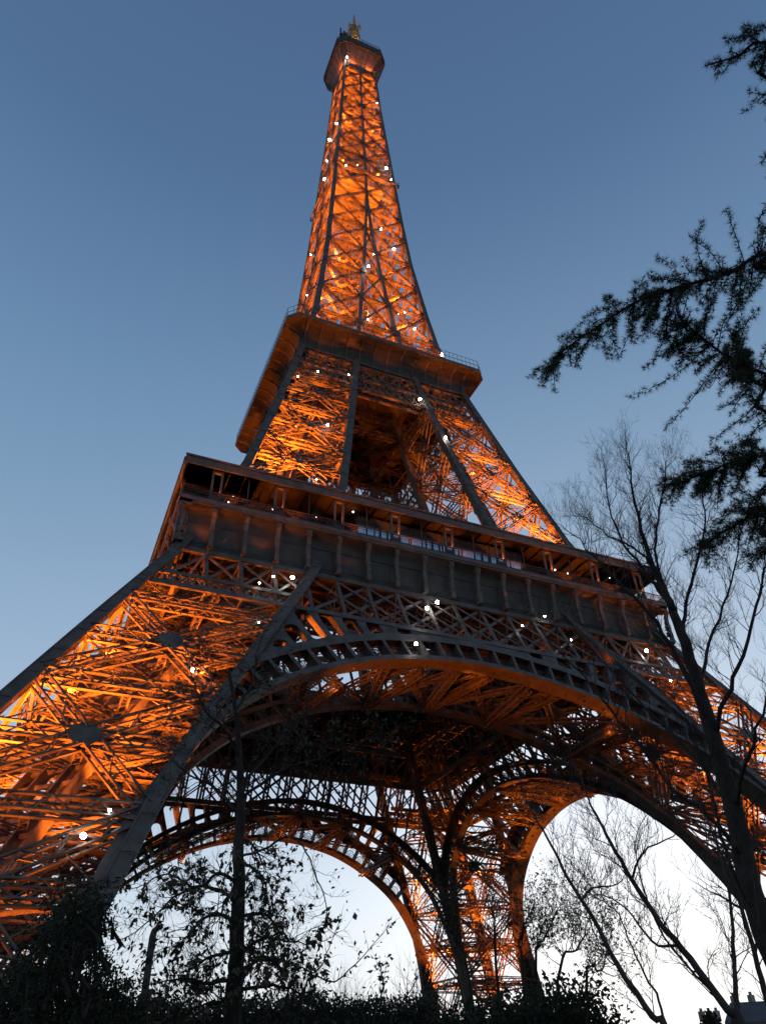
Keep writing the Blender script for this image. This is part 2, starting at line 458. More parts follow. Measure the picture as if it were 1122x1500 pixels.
# spandrel plate with long rounded slots, made as a filled outline with holes, then bent on to the face
GZ0, GZ1 = 44.0, 50.5
def spandrel_mesh(sgn):
    cu = bpy.data.curves.new('outline', 'CURVE'); cu.dimensions = '2D'; cu.fill_mode = 'BOTH'
    def poly(pts):
        sp = cu.splines.new('POLY'); sp.points.add(len(pts)-1); sp.use_cyclic_u = True
        for i, (a, b) in enumerate(pts): sp.points[i].co = (a, b, 0, 1)
    ext = [(x+n_[0]*(RIB+.4), z+n_[1]*(RIB+.4)) for (x, z), n_ in zip(ARC, NRM) if x > 0]
    ext = [(a, b) for a, b in ext if a < v(b)-.2 and b < GZ0-.25 and a > 2.2]
    top = []
    for z_ in np.linspace(ext[-1][1]+.3, GZ0+.02, 10): top.append((v(z_)-.3, z_))
    poly([(ext[0][0], GZ0+.02)]+ext+top)
    th = [8.4, 10.9, 13.4, 15.8, 18.0, 20.2, 22.3, 24.2]
    for k_, xx in enumerate(th):            # slot k runs along the arch normal
        i = int(np.argmin(np.abs(ARC[:, 0]-xx))); x, z = ARC[i]; n_ = NRM[i]; t_ = TAN[i]
        h0 = RIB+.62; hmax = RIB+.65
        while True:
            q = (x+n_[0]*(hmax+.85), z+n_[1]*(hmax+.85))
            if q[1] > GZ0+.15 or q[0] > v(q[1])-1.0 or hmax > RIB+5.5: break
            hmax += .05
        r = .88
        if hmax-h0 < .2: continue
        pts = []
        ha = max(h0+.1, hmax-r*.2)
        for q in np.linspace(0, math.pi, 9): pts.append((math.cos(q)*r, ha+math.sin(q)*r*.85))
        pts += [(-r, h0+.25), (-r+.3, h0), (r-.3, h0), (r, h0+.25)]
        poly([(x+n_[0]*b+t_[0]*a, z+n_[1]*b+t_[1]*a) for a, b in pts])
    cu.extrude = .55
    ob = bpy.data.objects.new('outline', cu); COL.objects.link(ob)
    me = bpy.data.meshes.new_from_object(ob.evaluated_get(bpy.context.evaluated_depsgraph_get()))
    bpy.data.objects.remove(ob); bpy.data.curves.remove(cu)
    for vt in me.vertices:
        a, b, c = vt.co; vt.co = onface(a*sgn, b, .45-c)
    if sgn < 0: me.flip_normals()
    me.materials.append(IRON); me.name = 'spandrel_plate'; me.update()
    return me
for sgn in (-1, 1):
    o = bpy.data.objects.new('spandrel_plate', spandrel_mesh(sgn)); COL.objects.link(o); o.parent = arch

# girder of X panels carrying the first floor, from corner column to corner column
mb = MB()
FX = lambda x, z, dep=0: onface(x, z, dep)
for dep in (0.0, 3.2):
    for z0, z1, th, xs in ((GZ1-.05, GZ1+.75, .5, None), (45.55, 46.1, .4, -1), (45.55, 46.1, .4, 1), (43.55, 44.25, .4, None)):
        rings = []
        for x in (np.linspace(-1, 1, 9) if xs is None else np.linspace(v(45.8)/w(45.8), 1, 5)*xs):
            rings.append([FX(x*(w(z0)-.2), z0, dep-.2), FX(x*(w(z1)-.2), z1, dep-.2), FX(x*(w(z1)-.2), z1, dep-.2+th), FX(x*(w(z0)-.2), z0, dep-.2+th)])
        mb.loft(rings)
mb.build('girder_boom', IRON, arch)
mb = MB()
PX = 3.927
for dep, tt in ((0.0, .5), (3.2, .4)):
    nb = 9
    for i in range(-nb, nb+1):
        x = i*PX; vv_ = v(47)+.2
        lo_ = 44.2 if abs(x) < vv_ else 46.0
        if abs(x) < w(48):
            mb.bar(FX(x, lo_, dep), FX(x, GZ1, dep), tt*.85, .22, (0, 1, 0))
        for sg in (-1, 1):                   # long crossing diagonals between the legs, one bay crosses in front of the legs
            xb = x+sg*2*PX
            if abs(x) < v(44.2)+.5 and abs(xb) < v(50.4)+3.2:
                mb.bar(FX(x, 44.2, dep+.16+.1*sg), FX(xb, GZ1, dep+.16+.1*sg), tt*(.72 if sg > 0 else .5), .12, (0, 1, 0))
            xb = x+sg*PX
            if min(abs(x), abs(xb)) > vv_-1.5 and abs(xb) < w(50.4) and abs(x) < w(46):
                mb.bar(FX(x, 46.05, dep+.16+.1*sg), FX(xb, GZ1, dep+.16+.1*sg), tt*.6, .12, (0, 1, 0))
        for k in range(4):                   # small lattice between the lower booms in front of the legs
            xa = x+k*PX/4
            if v(44.5)+.3 < abs(xa) < w(45.6)-.9 and v(44.5)+.3 < abs(xa+PX/4) < w(45.6)-.9:
                mb.bar(FX(xa, 44.2, dep), FX(xa+PX/4, 45.6, dep), .2, .1, (0, 1, 0)); mb.bar(FX(xa+PX/4, 44.2, dep+.12), FX(xa, 45.6, dep+.12), .2, .1, (0, 1, 0))
                if k % 2 == 0: mb.bar(FX(xa, 44.2, dep+.2), FX(xa, 45.6, dep+.2), .16, .1, (0, 1, 0))
for i in range(-8, 9):                       # ties between the two faces of the girder
    x = i*PX
    for z in (44.0, 46.0, 50.3):
        mb.bar(FX(x, z, .2), FX(x, z, 3.2), .2, .2)
    mb.bar(FX(x, 46, .2), FX(x, 50.3, 3.2), .13, .13); mb.bar(FX(x, 50.3, .2), FX(x, 46, 3.2), .13, .13)
mb.build('girder_lattice', IRON, arch)

# inner arch between the inner corner columns, the girder over it and the struts between the two arches
def inface(x, z, dep=0.0): return A3(x, -v(z)-1.2+dep if z < 52 else -v(52)-1.2+dep, z)
mb = MB(); lt = MB()
def iband(lo, hi, d0, d1):
    rings = []
    for (x, z), nm in zip(ARC, NRM):
        x *= .985; z += .5
        a = (x+nm[0]*lo, z+nm[1]*lo); b = (x+nm[0]*hi, z+nm[1]*hi)
        if abs(a[0]) > v(a[1])+.2 or z < 16:
            if len(rings) > 1: mb.loft(rings)
            rings = []; continue
        rings.append([inface(*a, d0), inface(*b, d0), inface(*b, d1), inface(*a, d1)])
    if len(rings) > 1: mb.loft(rings)
iband(0, .15, -.1, 1.3); iband(.15, .75, -.1, .1); iband(2.4, 2.55, -.1, 1.2); iband(2.0, 2.4, -.1, .1)
for z in (46.0, 51.0, 56.0):
    xx = v(min(z, 56))
    mb.loft([[inface(x*xx, z, -.2), inface(x*xx, z+.6, -.2), inface(x*xx, z+.6, .3), inface(x*xx, z, .3)] for x in (-1, 1)])
for i in range(NA-1):
    (x, z), nm = ARC[i], NRM[i]; x *= .985; z += .5
    if abs(x+nm[0]*2.4) > v(z+nm[1]*2.4) or z < 16: continue
    P2 = lambda i_, h: inface(ARC[i_][0]*.985+NRM[i_][0]*h, ARC[i_][1]+.5+NRM[i_][1]*h, .2)
    if i % 2 == 0: lt.bar(P2(i, .2), P2(i, 2.4), .35, .35, (0, 1, 0))
    lt.bar(P2(i, .3 if i % 2 else 2.3), P2(i+1, 2.3 if i % 2 else .3), .14, .14, (0, 1, 0))
    if abs(x) < v(46)-.5 and i % 2 == 0:
        p = P2(i, 2.5)
        if p[2] < 45.5: lt.bar(p, inface(p[0], 46.0), .3, .2, (0, 1, 0))
nb = 9
for z0, z1 in ((46.4, 51.0), (51.5, 56.0)):
    hw = v(z1)
    for i in range(nb):
        xa, xb = -hw+2*hw*i/nb, -hw+2*hw*(i+1)/nb
        lt.bar(inface(xa, z0), inface(xb, z1), .3, .12, (0, 1, 0)); lt.bar(inface(xb, z0, .14), inface(xa, z1, .14), .3, .12, (0, 1, 0))
        lt.bar(inface(xa, z0, .2), inface(xa, z1, .2), .34, .2, (0, 1, 0))
mb.build('inner_arch', IRON, arch); lt.build('inner_arch_lattice', IRON, arch)
mb = MB()
def strut_at(x):
    zo = float(np.interp(abs(x), ARX, ARZ)); zi = zo+.6
    pi = inface(x*.95, zi, .6)
    for s in (-1, 1):
        po = onface(x+s*2.2, zo+.1, 2.0)
        girder(mb, po, pi, (0, 0, 1), .7, .7, .16, 1.0)
    girder(mb, onface(x, zo+RIB-.2, 2.0), pi, (1, 0, 0), .7, .6, .14, 1.0)
    girder(mb, onface(x, zo+.1, 2.0), inface(x*.95, min(45.8, zi+3.), .4), (1, 0, 0), .6, .6, .14, 1.0)
for x in (-19.5, -9, 0, 9, 19.5): strut_at(x)
for xa, xb in ((-19.5, -9), (-9, 0), (0, 9), (9, 19.5)):
    za, zb = np.interp(abs(xa), ARX, ARZ)+1.2, np.interp(abs(xb), ARX, ARZ)+1.2
    girder(mb, onface(xa, za, 2.2), inface(xb*.95, zb, .3), (0, 0, 1), .6, .5, .13, 1.1)
    girder(mb, onface(xb, zb, 2.2), inface(xa*.95, za, .3), (0, 0, 1), .6, .5, .13, 1.1)
mb.build('arch_strut', IRON, arch)
for kq in (1, 2, 3): dup(arch, kq*math.pi/2, tower)

# ---- first floor gallery
H1 = 35.35
side = empty('first_gallery', tower)      # one side of the first floor; copied round the tower
con = MB()
for i in range(19):                        # console brackets
    x = -H1+.25+i*(2*H1-.5)/18
    mbc = MB()
    prof = [(-34.75, 51.3), (-34.75, 52.3), (-34.62, 53.5), (-34.55, 54.6), (-34.75, 55.6), (-35.15, 56.3)]
    for (ya, za), (yb, zb) in zip(prof[:-1], prof[1:]): mbc.bar((x, ya-.2, za), (x, yb-.15, zb), .4, .5, (1, 0, 0))
    mbc.box((x-.3, -35.0, 51.25), (x+.3, -34.3, 51.6)); mbc.box((x-.26, -34.95, 52.6), (x+.26, -34.3, 52.85)); mbc.box((x-.24, -34.9, 53.6), (x+.24, -34.3, 53.8))
    mbc.sphere((x, -35.1, 56.05), .36, 8, 6); mbc.box((x-.32, -35.3, 56.35), (x+.32, -34.0, 56.6))
    mbc.build('console', IRON, side)
mb = MB()
mb.box((-33.9, -33.95, 51.25), (33.9, -33.7, 55.3))
rings = []
for s in np.linspace(0, 1, 7):             # cove between wall and deck
    y = -33.95-1.15*(1-math.cos(s*math.pi/2)); z = 55.3+1.4*math.sin(s*math.pi/2)
    rings.append([A3(-33.9-1.15*(1-math.cos(s*math.pi/2)), y, z), A3(33.9+1.15*(1-math.cos(s*math.pi/2)), y, z), A3(33.6, y+.25, z+.05), A3(-33.6, y+.25, z+.05)])
mb.loft(rings)
for z, h, d in ((52.2, .12, .08), (54.9, .14, .1)): mb.box((-33.8, -33.95-d, z), (33.8, -33.95, z+h))
for i in range(18):
    x0 = -H1+.25+i*(2*H1-.5)/18; x1 = x0+(2*H1-.5)/18
    if abs(x0) < 33.3 and abs(x1) < 33.3:
        for xa in (x0+.42, x1-.52): mb.box((xa, -34.0, 52.4), (xa+.1, -33.951, 54.85))
for x in np.arange(-33.7, 33.7, .3): mb.box((x, -34.02, 51.4), (x+.09, -33.952, 52.2))
mb.build('frieze', PANEL, side)
mb = MB()
mb.box((-H1, -H1, 56.75), (H1, -34.0, 57.05)); mb.box((-H1-.1, -H1-.12, 57.05), (H1+.1, -33.9, 57.6))
mb.build('deck_edge', IRON, side)
mb = MB()
mb.bar((-H1, -H1, 58.8), (H1, -H1, 58.8), .12, .1); mb.bar((-H1, -H1, 57.75), (H1, -H1, 57.75), .08, .08); mb.bar((-H1, -H1, 58.45), (H1, -H1, 58.45), .05, .05)
for x in np.arange(-H1+.12, H1, .24): mb.bar((x, -H1, 57.6), (x, -H1, 58.8), .045, .06, (0, 1, 0))
mb.build('railing', IRON_DARK, side)
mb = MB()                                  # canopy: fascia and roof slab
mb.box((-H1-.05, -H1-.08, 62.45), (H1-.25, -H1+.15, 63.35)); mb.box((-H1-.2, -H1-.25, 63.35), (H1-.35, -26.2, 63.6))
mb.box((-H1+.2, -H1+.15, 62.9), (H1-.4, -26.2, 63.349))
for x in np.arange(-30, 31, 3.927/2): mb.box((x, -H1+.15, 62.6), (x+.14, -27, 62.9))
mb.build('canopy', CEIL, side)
mb = MB(); mb.box((-H1-.12, -H1-.2, 62.35), (H1-.3, -H1-.083, 63.45)); mb.box((-H1-.3, -H1-.34, 63.45), (H1-.46, -H1-.2, 63.65)); mb.build('canopy_fascia', IRON, side)
for i in range(-4, 5):
    x = i*2*PX; mb = MB()
    for s in (-.55, .55):
        mb.bar((x+s, -H1+.35, 57.6), (x+s, -H1+.35, 62.45), .26, .26, (0, 1, 0))
    mb.box((x-.7, -H1+.2, 57.9), (x+.7, -H1+.55, 58.5)); mb.box((x-.7, -H1+.2, 62.0), (x+.7, -H1+.55, 62.3))
    mb.build('canopy_post', IRON, side)
    if i < 4:
        mb = MB(); mb.bar((x+PX, -H1+.6, 57.6), (x+PX, -H1+.6, 62.5), .14, .14, (0, 1, 0)); mb.box((x+PX-.2, -H1+.45, 57.6), (x+PX+.2, -H1+.75, 57.9)); mb.build('slim_post', IRON_DARK, side)
rs = random.Random(3)
lamps = []
for i in range(20):
    mb = MB(); mb.sphere((rs.uniform(-33, 33), rs.uniform(-33.5, -28), 62.5), rs.uniform(.07, .13), 6, 4); mb.build('ceiling_lamp', CEILLAMP, side)
mb = MB()                                  # glazed pavilion between the legs, its glass leaning back
for i in range(10):
    x0 = -12.5+i*2.5
    mb.raw([(x0+.06, -33.0, 58.0), (x0+2.44, -33.0, 58.0), (x0+2.44, -33.15, 62.3), (x0+.06, -33.15, 62.3)], [(0, 1, 2, 3)])
mb.build('pavilion_glass', GLASS, side)
mb = MB()
for i in range(11):
    x0 = -12.5+i*2.5; mb.bar((x0, -33.05, 57.9), (x0, -33.2, 62.4), .1, .14, (1, 0, 0))
mb.bar((-12.5, -33.05, 58.0), (12.5, -33.05, 58.0), .14, .14); mb.box((-12.5, -33.1, 57.6), (12.5, -32.8, 57.95)); mb.box((-12.5, -32.8, 57.61), (12.5, -22, 62.6))
mb.build('pavilion_frame', IRON_DARK, side)
for kq in (1, 2, 3): dup(side, kq*math.pi/2, tower)
fl = empty('floor_deck', tower)
mb = MB()
VO = 12.5
for lo, hi in (((-33.85, -33.85, 56.9), (33.85, -VO, 57.5)), ((-33.85, VO, 56.9), (33.85, 33.85, 57.5)), ((-33.85, -VO, 56.9), (-VO, VO, 57.5)), ((VO, -VO, 56.9), (33.85, VO, 57.5))): mb.box(lo, hi)
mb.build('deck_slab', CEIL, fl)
mb = MB()
for q in np.arange(-32, 33, 4.0):
    if abs(q) > VO:
        mb.box((q-.15, -33.5, 55.6), (q+.15, 33.5, 56.89)); mb.box((-33.5, q-.15, 55.5), (33.5, q+.15, 56.88))
    else:
        for s in (-1, 1):
            a, b = sorted((s*VO, s*33.5)); mb.box((q-.15, a, 55.6), (q+.15, b, 56.89)); mb.box((a, q-.15, 55.5), (b, q+.15, 56.88))
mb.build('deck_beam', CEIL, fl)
mb = MB()
for a, b in (((-VO, -VO), (VO, -VO)), ((VO, -VO), (VO, VO)), ((VO, VO), (-VO, VO)), ((-VO, VO), (-VO, -VO))):
    mb.bar((*a, 58.7), (*b, 58.7), .1, .1); mb.bar((*a, 57.2), (*b, 57.2), .3, 1.6)
    for s in np.linspace(0, 1, 60): mb.bar((a[0]+(b[0]-a[0])*s, a[1]+(b[1]-a[1])*s, 57.5), (a[0]+(b[0]-a[0])*s, a[1]+(b[1]-a[1])*s, 58.7), .06, .06)
mb.build('inner_railing', IRON_DARK, fl)

# ---- second floor
H2, CH = 20.48, 1.75
def oct_ring(h, z, ch=CH):
    return [A3(*p, z) for p in ((-h+ch, -h), (h-ch, -h), (h, -h+ch), (h, h-ch), (h-ch, h), (-h+ch, h), (-h, h-ch), (-h, -h+ch))]
sec = empty('second_gallery', tower)
mb = MB()
prof = [(17.05, 111.3, .25), (17.05, 113.4, .25)]+[(17.05+(H2-.1-17.05)*(1-math.cos(t)), 113.4+2.0*math.sin(t), .25+1.5*(1-math.cos(t))) for t in np.linspace(.15, math.pi/2, 7)]
mb.loft([oct_ring(h, z, c) for h, z, c in prof], cap=False)
mb.build('cove', PANEL, sec)
mb = MB(); mb.loft([oct_ring(H2-.1, 115.4), oct_ring(H2+.12, 115.5), oct_ring(H2+.12, 116.2), oct_ring(H2-.2, 116.25)]); mb.build('deck_edge', IRON, sec)
mb = MB(); mb.loft([oct_ring(16.9, 111.2, .2), oct_ring(17.2, 111.2, .2), oct_ring(17.2, 111.6, .2), oct_ring(16.9, 111.6, .2)], cap=False)
for a, b in zip(oct_ring(17.1, 111.35, .2), oct_ring(17.1, 111.35, .2)[1:]+oct_ring(17.1, 111.35, .2)[:1]): mb.bar(a, b, .35, .35)
mb.build('lower_boom', IRON, sec)
mb = MB()
for side_k in range(4):
    c, s = round(math.cos(side_k*math.pi/2)), round(math.sin(side_k*math.pi/2))
    rot = lambda x, y, z: A3(x*c-y*s, x*s+y*c, z)
    for x in np.linspace(-16.5, 16.5, 13):
        pts = [rot(x, -17.12, 111.5), rot(x, -17.15, 113.3)]+[rot(x*(1+(h-17.05)*.008), -h-.05, z-.06) for h, z, _ in prof[2:]]
        for a, b in zip(pts[:-1], pts[1:]): mb.bar(a, b, .26, .3, A3(s, -c, .3))
    for h, z, _ in prof[2:8:2]:
        mb.bar(rot(-h+.9, -h, z-.03), rot(h-.9, -h, z-.03), .1, .1)
mb.build('cove_rib', IRON, sec)
mb = MB(); r0, r1, r2 = oct_ring(H2, 117.3), oct_ring(H2, 116.2), oct_ring(H2, 118.6)
for i in range(8):
    a, b = r0[i], r0[(i+1) % 8]; mb.bar(a, b, .07, .07); mb.bar(r2[i], r2[(i+1) % 8], .05, .05)
    n_ = max(2, int(np.linalg.norm(b-a)/.9))
    for k in range(n_):
        p = a+(b-a)*k/n_; mb.bar((p[0], p[1], 116.2), (p[0], p[1], 118.6), .05, .05)
mb.build('railing', IRON_DARK, sec)
mb = MB(); mb.loft([oct_ring(16.8, 114.6, .3), oct_ring(16.8, 115.39, .3)])
for q in np.arange(-15, 16, 3.0): mb.box((q-.12, -16.6, 113.4), (q+.12, 16.6, 114.59)); mb.box((-16.6, q-.12, 113.5), (16.6, q+.12, 114.58))
mb.build('deck_slab', IRON_DARK, sec)
mb = MB()
for k in range(4):                         # lattice girder ring under the second floor
    c, s = round(math.cos(k*math.pi/2)), round(math.sin(k*math.pi/2))
    for dep, zz in ((0, (110.6, 106.2, 102.2)), (1.6, (110.6, 106.2, 102.2))):
        rot = lambda x, z: A3(x*c-(-w(z)+dep)*s, x*s+(-w(z)+dep)*c, z)
        for z in zz: mb.bar(rot(-w(z)+.4, z), rot(w(z)-.4, z), .5 if z < 110 else .3, .3, (0, 0, 1))
        for z0, z1, nn, t in ((106.4, 110.4, 14, .22), (102.4, 106.0, 26, .16)):
            for i in range(nn):
                xa = -1+2*i/nn; xb = -1+2*(i+1)/nn; W0, W1 = w(z0)-.5, w(z1)-.5
                mb.bar(rot(xa*W0, z0), rot(xb*W1, z1), t, .1, (s, -c, 0)); mb.bar(rot(xb*W0, z0), rot(xa*W1, z1), t, .1, (s, -c, 0))
                if t > .2: mb.bar(rot(xa*W0, z0), rot(xa*W1, z1), t, .12, (s, -c, 0))
    for dz in (66, 84):                    # light ties between the legs
        pass
mb.build('lattice_ring', IRON, sec)
# beams and lift machinery floor seen inside between the legs
mb = MB()
for k in range(4):
    c, s = round(math.cos(k*math.pi/2)), round(math.sin(k*math.pi/2))
    for z in (104.0, 108.5):
        r_ = lambda x, y: A3(x*c-y*s, x*s+y*c, z)
        girder(mb, r_(-14, -v(z)), r_(14, -v(z)), (0, 0, 1), .8, 1.2, .14)
        girder(mb, r_(-v(z), -v(z)), r_(v(z), v(z)), (0, 0, 1), .8, 1.0, .14)
mb.box((-9, -9, 112.3), (9, 9, 112.9))
mb.build('floor_girder', IRON_DARK, sec)

# ---- spire above the second floor
spire = empty('spire', tower)
SZ = [116.2, 128.1, 138.4, 149.0, 159.2, 169.0, 178.5, 187.8, 197.0, 206.0, 214.8, 223.4, 231.8, 240.0, 248.0, 255.8, 263.4, 270.0]
ssize = lambda z: float(np.interp(z, [116, 180, 270], [.95, .72, .5]))
for sx in (-1, 1):
    for sy in (-1, 1):
        mb = MB(); column(mb, lambda z: sx*w(z), lambda z: sy*w(z), SZ, ssize); mb.build('corner_column', IRON, spire)
for k in range(4):
    c, s = round(math.cos(k*math.pi/2)), round(math.sin(k*math.pi/2))
    rot = lambda x, y, z: A3(x*c-y*s, x*s+y*c, z)
    n = A3(s, -c, .08)
    merged = [z for z in SZ if z >= 178]
    for sg in (-1, 1):
        zs = [z for z in SZ if z <= 188]
        mb = MB(); s2 = lambda z: ssize(z)*.88
        f = lambda z: sg*max(v(z), .0)
        rings = []
        for z in zs:
            h = s2(z)/2; x, y = f(z), -w(z)
            rings.append([rot(x-h, y-h, z), rot(x+h, y-h, z), rot(x+h, y+h, z), rot(x-h, y+h, z)])
        mb.loft(rings); mb.build('face_column', IRON, spire)
    mb = MB(); rings = []
    for z in [z for z in SZ if z >= 187]:
        h = ssize(z)/2; rings.append([rot(-h, -w(z)-h, z), rot(h, -w(z)-h, z), rot(h, -w(z)+h, z), rot(-h, -w(z)+h, z)])
    mb.loft(rings); mb.build('face_column', IRON, spire)
    mb = gp = MB()
    for i, (z0, z1) in enumerate(zip(SZ[:-1], SZ[1:])):
        zc = (z0+z1)/2; dd = float(np.interp(zc, [116, 270], [.8, .5])); t = float(np.interp(zc, [116, 270], [.17, .15]))
        P = lambda x, z: rot(x, -w(z), z)
        for sg in (-1, 1):
            a0, a1 = P(sg*w(z0), z0), P(sg*w(z1), z1); b0, b1 = P(sg*v(z0), z0), P(sg*v(z1), z1)
            for p, q in ((a0, b1), (b0, a1)): girder(mb, *inset(p, q, .3), n, dd*.7, dd*.5, t*.8, 2.0, False)
            girder(mb, *inset(a1, b1, .2), n, dd*.6, dd*.6, t*.8, 2.0, False)
            ac, bc = P(sg*w(zc), zc), P(sg*v(zc), zc); mb.bar(ac, bc, .14, .12, n)
            if z1 < 262: disc(gp, a1+n*(ssize(z1)/2+.06)-rot(sg*.25, 0, 0), n, ssize(z1)*.75, .1); disc(gp, b1+n*(ssize(z1)/2+.07), n, ssize(z1)*.85, .1)
        if v(z0) > .9:
            a0, a1, b0, b1 = P(-v(z0), z0), P(-v(z1), z1), P(v(z0), z0), P(v(z1), z1)
            girder(mb, *inset(a0, b1, .2), n, dd*.4, dd*.4, t*.7, 2.2, False); girder(mb, *inset(b0, a1, .2), n, dd*.4, dd*.4, t*.7, 2.2, False)
            girder(mb, a1, b1, n, dd*.5, dd*.5, t*.8, 1.3)
            if v(zc) > 1.3: disc(gp, P(0, zc)+n*.35, n, .4, .1)
    mb.build('cross_bracing', IRON, spire)
mb = MB()                                  # plan bracing, lift shaft and stair core inside the spire
for z in SZ[1:]:
    W_ = w(z)
    for p, q in (((-1, -1), (1, 1)), ((-1, 1), (1, -1)), ((0, -1), (0, 1)), ((-1, 0), (1, 0)), ((0, -1), (1, 0)), ((1, 0), (0, 1)), ((0, 1), (-1, 0)), ((-1, 0), (0, -1))):
        girder(mb, A3(p[0]*W_, p[1]*W_, z), A3(q[0]*W_, q[1]*W_, z), (0, 0, 1), .4, .35, .09, 2.2, False)
mb.build('plan_bracing', IRON, spire)
mb = MB()
for sx in (-2.4, 0, 2.4):
    for sy in (-2.0, 2.0):
        mb.bar((sx, sy, 116), (sx, sy, 272), .22, .22)
for i, z in enumerate(np.arange(116, 270, 2.6)):
    for p, q in (((-2.4, -2), (2.4, -2)), ((2.4, -2), (2.4, 2)), ((2.4, 2), (-2.4, 2)), ((-2.4, 2), (-2.4, -2)), ((0, -2), (0, 2))):
        mb.bar((*p, z), (*q, z), .12, .18)
        if i % 2 == 0: mb.bar((*p, z), (*q, z+5.2), .1, .1); mb.bar((*q, z), (*p, z+5.2), .1, .1)
    a = i*math.pi/2                        # stair flights round the core
    r_ = min(3.6, w(z)*.55)
    p = A3(math.cos(a)*r_, math.sin(a)*r_, z); q = A3(math.cos(a+math.pi/2)*r_, math.sin(a+math.pi/2)*r_, z+2.6)
    mb.bar(p, q, .6, .12, (0, 0, 1)); mb.bar(p+A3(0, 0, 1), q+A3(0, 0, 1), .07, .07)
mb.build('lift_shaft', IRON, spire)
mb = MB()
mb.box((-6.3, -6.3, 196.0), (6.3, 6.3, 196.25))
for s in np.linspace(-9.3, 9.3, 60):
    for q in (-9.4, 9.4): mb.bar((s, q, 196), (s, q, 197.2), .05, .05); mb.bar((q, s, 196), (q, s, 197.2), .05, .05)
for q in (-9.4, 9.4): mb.bar((-9.4, q, 197.2), (9.4, q, 197.2), .08, .08); mb.bar((q, -9.4, 197.2), (q, 9.4, 197.2), .08, .08); mb.bar((-9.4, q, 196), (9.4, q, 196), .3, .2); mb.bar((q, -9.4, 196), (q, 9.4, 196), .3, .2)
mb.build('landing', IRON, spire)

# ---- summit
top = empty('summit_cabin', tower)
oc = lambda h, z: oct_ring(h, z, h*.28)
mb = MB(); mb.loft([oc(5.2, 265.5), oc(5.4, 268.0), oc(5.9, 270.6), oc(6.9, 273.2), oc(8.2, 275.4)], cap=False); mb.build('cove', IRON, top)
mb = MB(); mb.loft([oc(8.2, 275.35), oc(8.55, 275.4), oc(8.6, 276.0), oc(8.6, 279.2), oc(8.3, 279.4)]); mb.build('cabin', IRON_DARK, top)
mb = MB()
for i, (a, b) in enumerate(zip(oc(8.62, 276.0), oc(8.62, 276.0)[1:]+oc(8.62, 276.0)[:1])):
    nn = 6 if np.linalg.norm(b-a) > 4 else 3
    for k in range(nn):
        p = a+(b-a)*k/nn; mb.bar(p, p+A3(0, 0, 3.2), .16, .16)
    for z in (0, 1.1, 3.2): mb.bar(a+A3(0, 0, z), b+A3(0, 0, z), .16, .16)
    for k in range(5):                     # cove ribs
        s = (k+.5)/5; g = lambda h, z: oc(h, z)[i]+(oc(h, z)[(i+1) % 8]-oc(h, z)[i])*s
        pr = [(5.25, 266), (5.5, 268), (6.0, 270.6), (7.0, 273.15), (8.3, 275.3)]
        for (h0, z0), (h1, z1) in zip(pr[:-1], pr[1:]): mb.bar(g(h0, z0-.05), g(h1, z1-.05), .14, .2)
mb.build('cabin_frame', IRON, top)
mb = MB(); a8 = oc(8.3, 282.0)
for a, b in zip(a8, a8[1:]+a8[:1]):
    mb.bar(a, b, .1, .1); mb.bar(a-A3(0, 0, 1.2), b-A3(0, 0, 1.2), .08, .08)
    for k in range(8): p = a+(b-a)*k/8; mb.bar(p-A3(0, 0, 2.7), p, .08, .08)
mb.build('mesh_fence', IRON_DARK, top)
mb = MB()
mb.loft([oc(4.6, 279.4), oc(4.4, 283.0)]); mb.loft([oc(3.2, 283.0), oc(2.6, 286.5)]); mb.loft([oc(2.2, 286.5), oc(1.6, 289.5)])
mb.build('upper_cabin', IRON_DARK, top)
for x, y, h, r in ((-7.2, -6.0, 10.5, .6), (-6.2, -6.8, 6.6, 1.0), (-5.2, -5.8, 6.0, 1.2), (-4.4, -7.0, 4.6, .8), (5.2, -7.4, 3.0, .4), (6.6, -6.2, 3.6, .5), (7.4, -4, 2.6, .35), (2.6, -7.6, 2.6, .3), (7.3, 3, 3.4, .4), (-7.2, 4, 4, .5), (0.2, -7.7, 2.5, .25)):
    mb = MB(); mb.tube([(x, y, 279.4), (x, y, 279.4+h*.5), (x, y, 279.4+h)], [r*.55, r*.5, r*.45], 8)
    mb.sphere((x+.3*r, y, 279.4+h*.55), r*1.05, 8, 5); mb.build('aerial', IRON_DARK, top)
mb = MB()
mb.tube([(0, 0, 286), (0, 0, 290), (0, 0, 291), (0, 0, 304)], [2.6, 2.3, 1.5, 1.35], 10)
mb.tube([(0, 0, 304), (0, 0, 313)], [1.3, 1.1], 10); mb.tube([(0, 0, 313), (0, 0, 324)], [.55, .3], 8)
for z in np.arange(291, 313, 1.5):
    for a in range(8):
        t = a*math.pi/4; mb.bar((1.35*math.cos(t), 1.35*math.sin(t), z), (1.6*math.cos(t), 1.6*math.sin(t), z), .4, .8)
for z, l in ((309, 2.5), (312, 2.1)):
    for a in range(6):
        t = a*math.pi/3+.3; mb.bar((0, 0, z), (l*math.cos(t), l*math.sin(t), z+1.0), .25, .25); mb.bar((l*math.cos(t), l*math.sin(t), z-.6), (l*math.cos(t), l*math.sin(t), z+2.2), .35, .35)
mb.build('antenna_mast', GOLD_LIT, top)

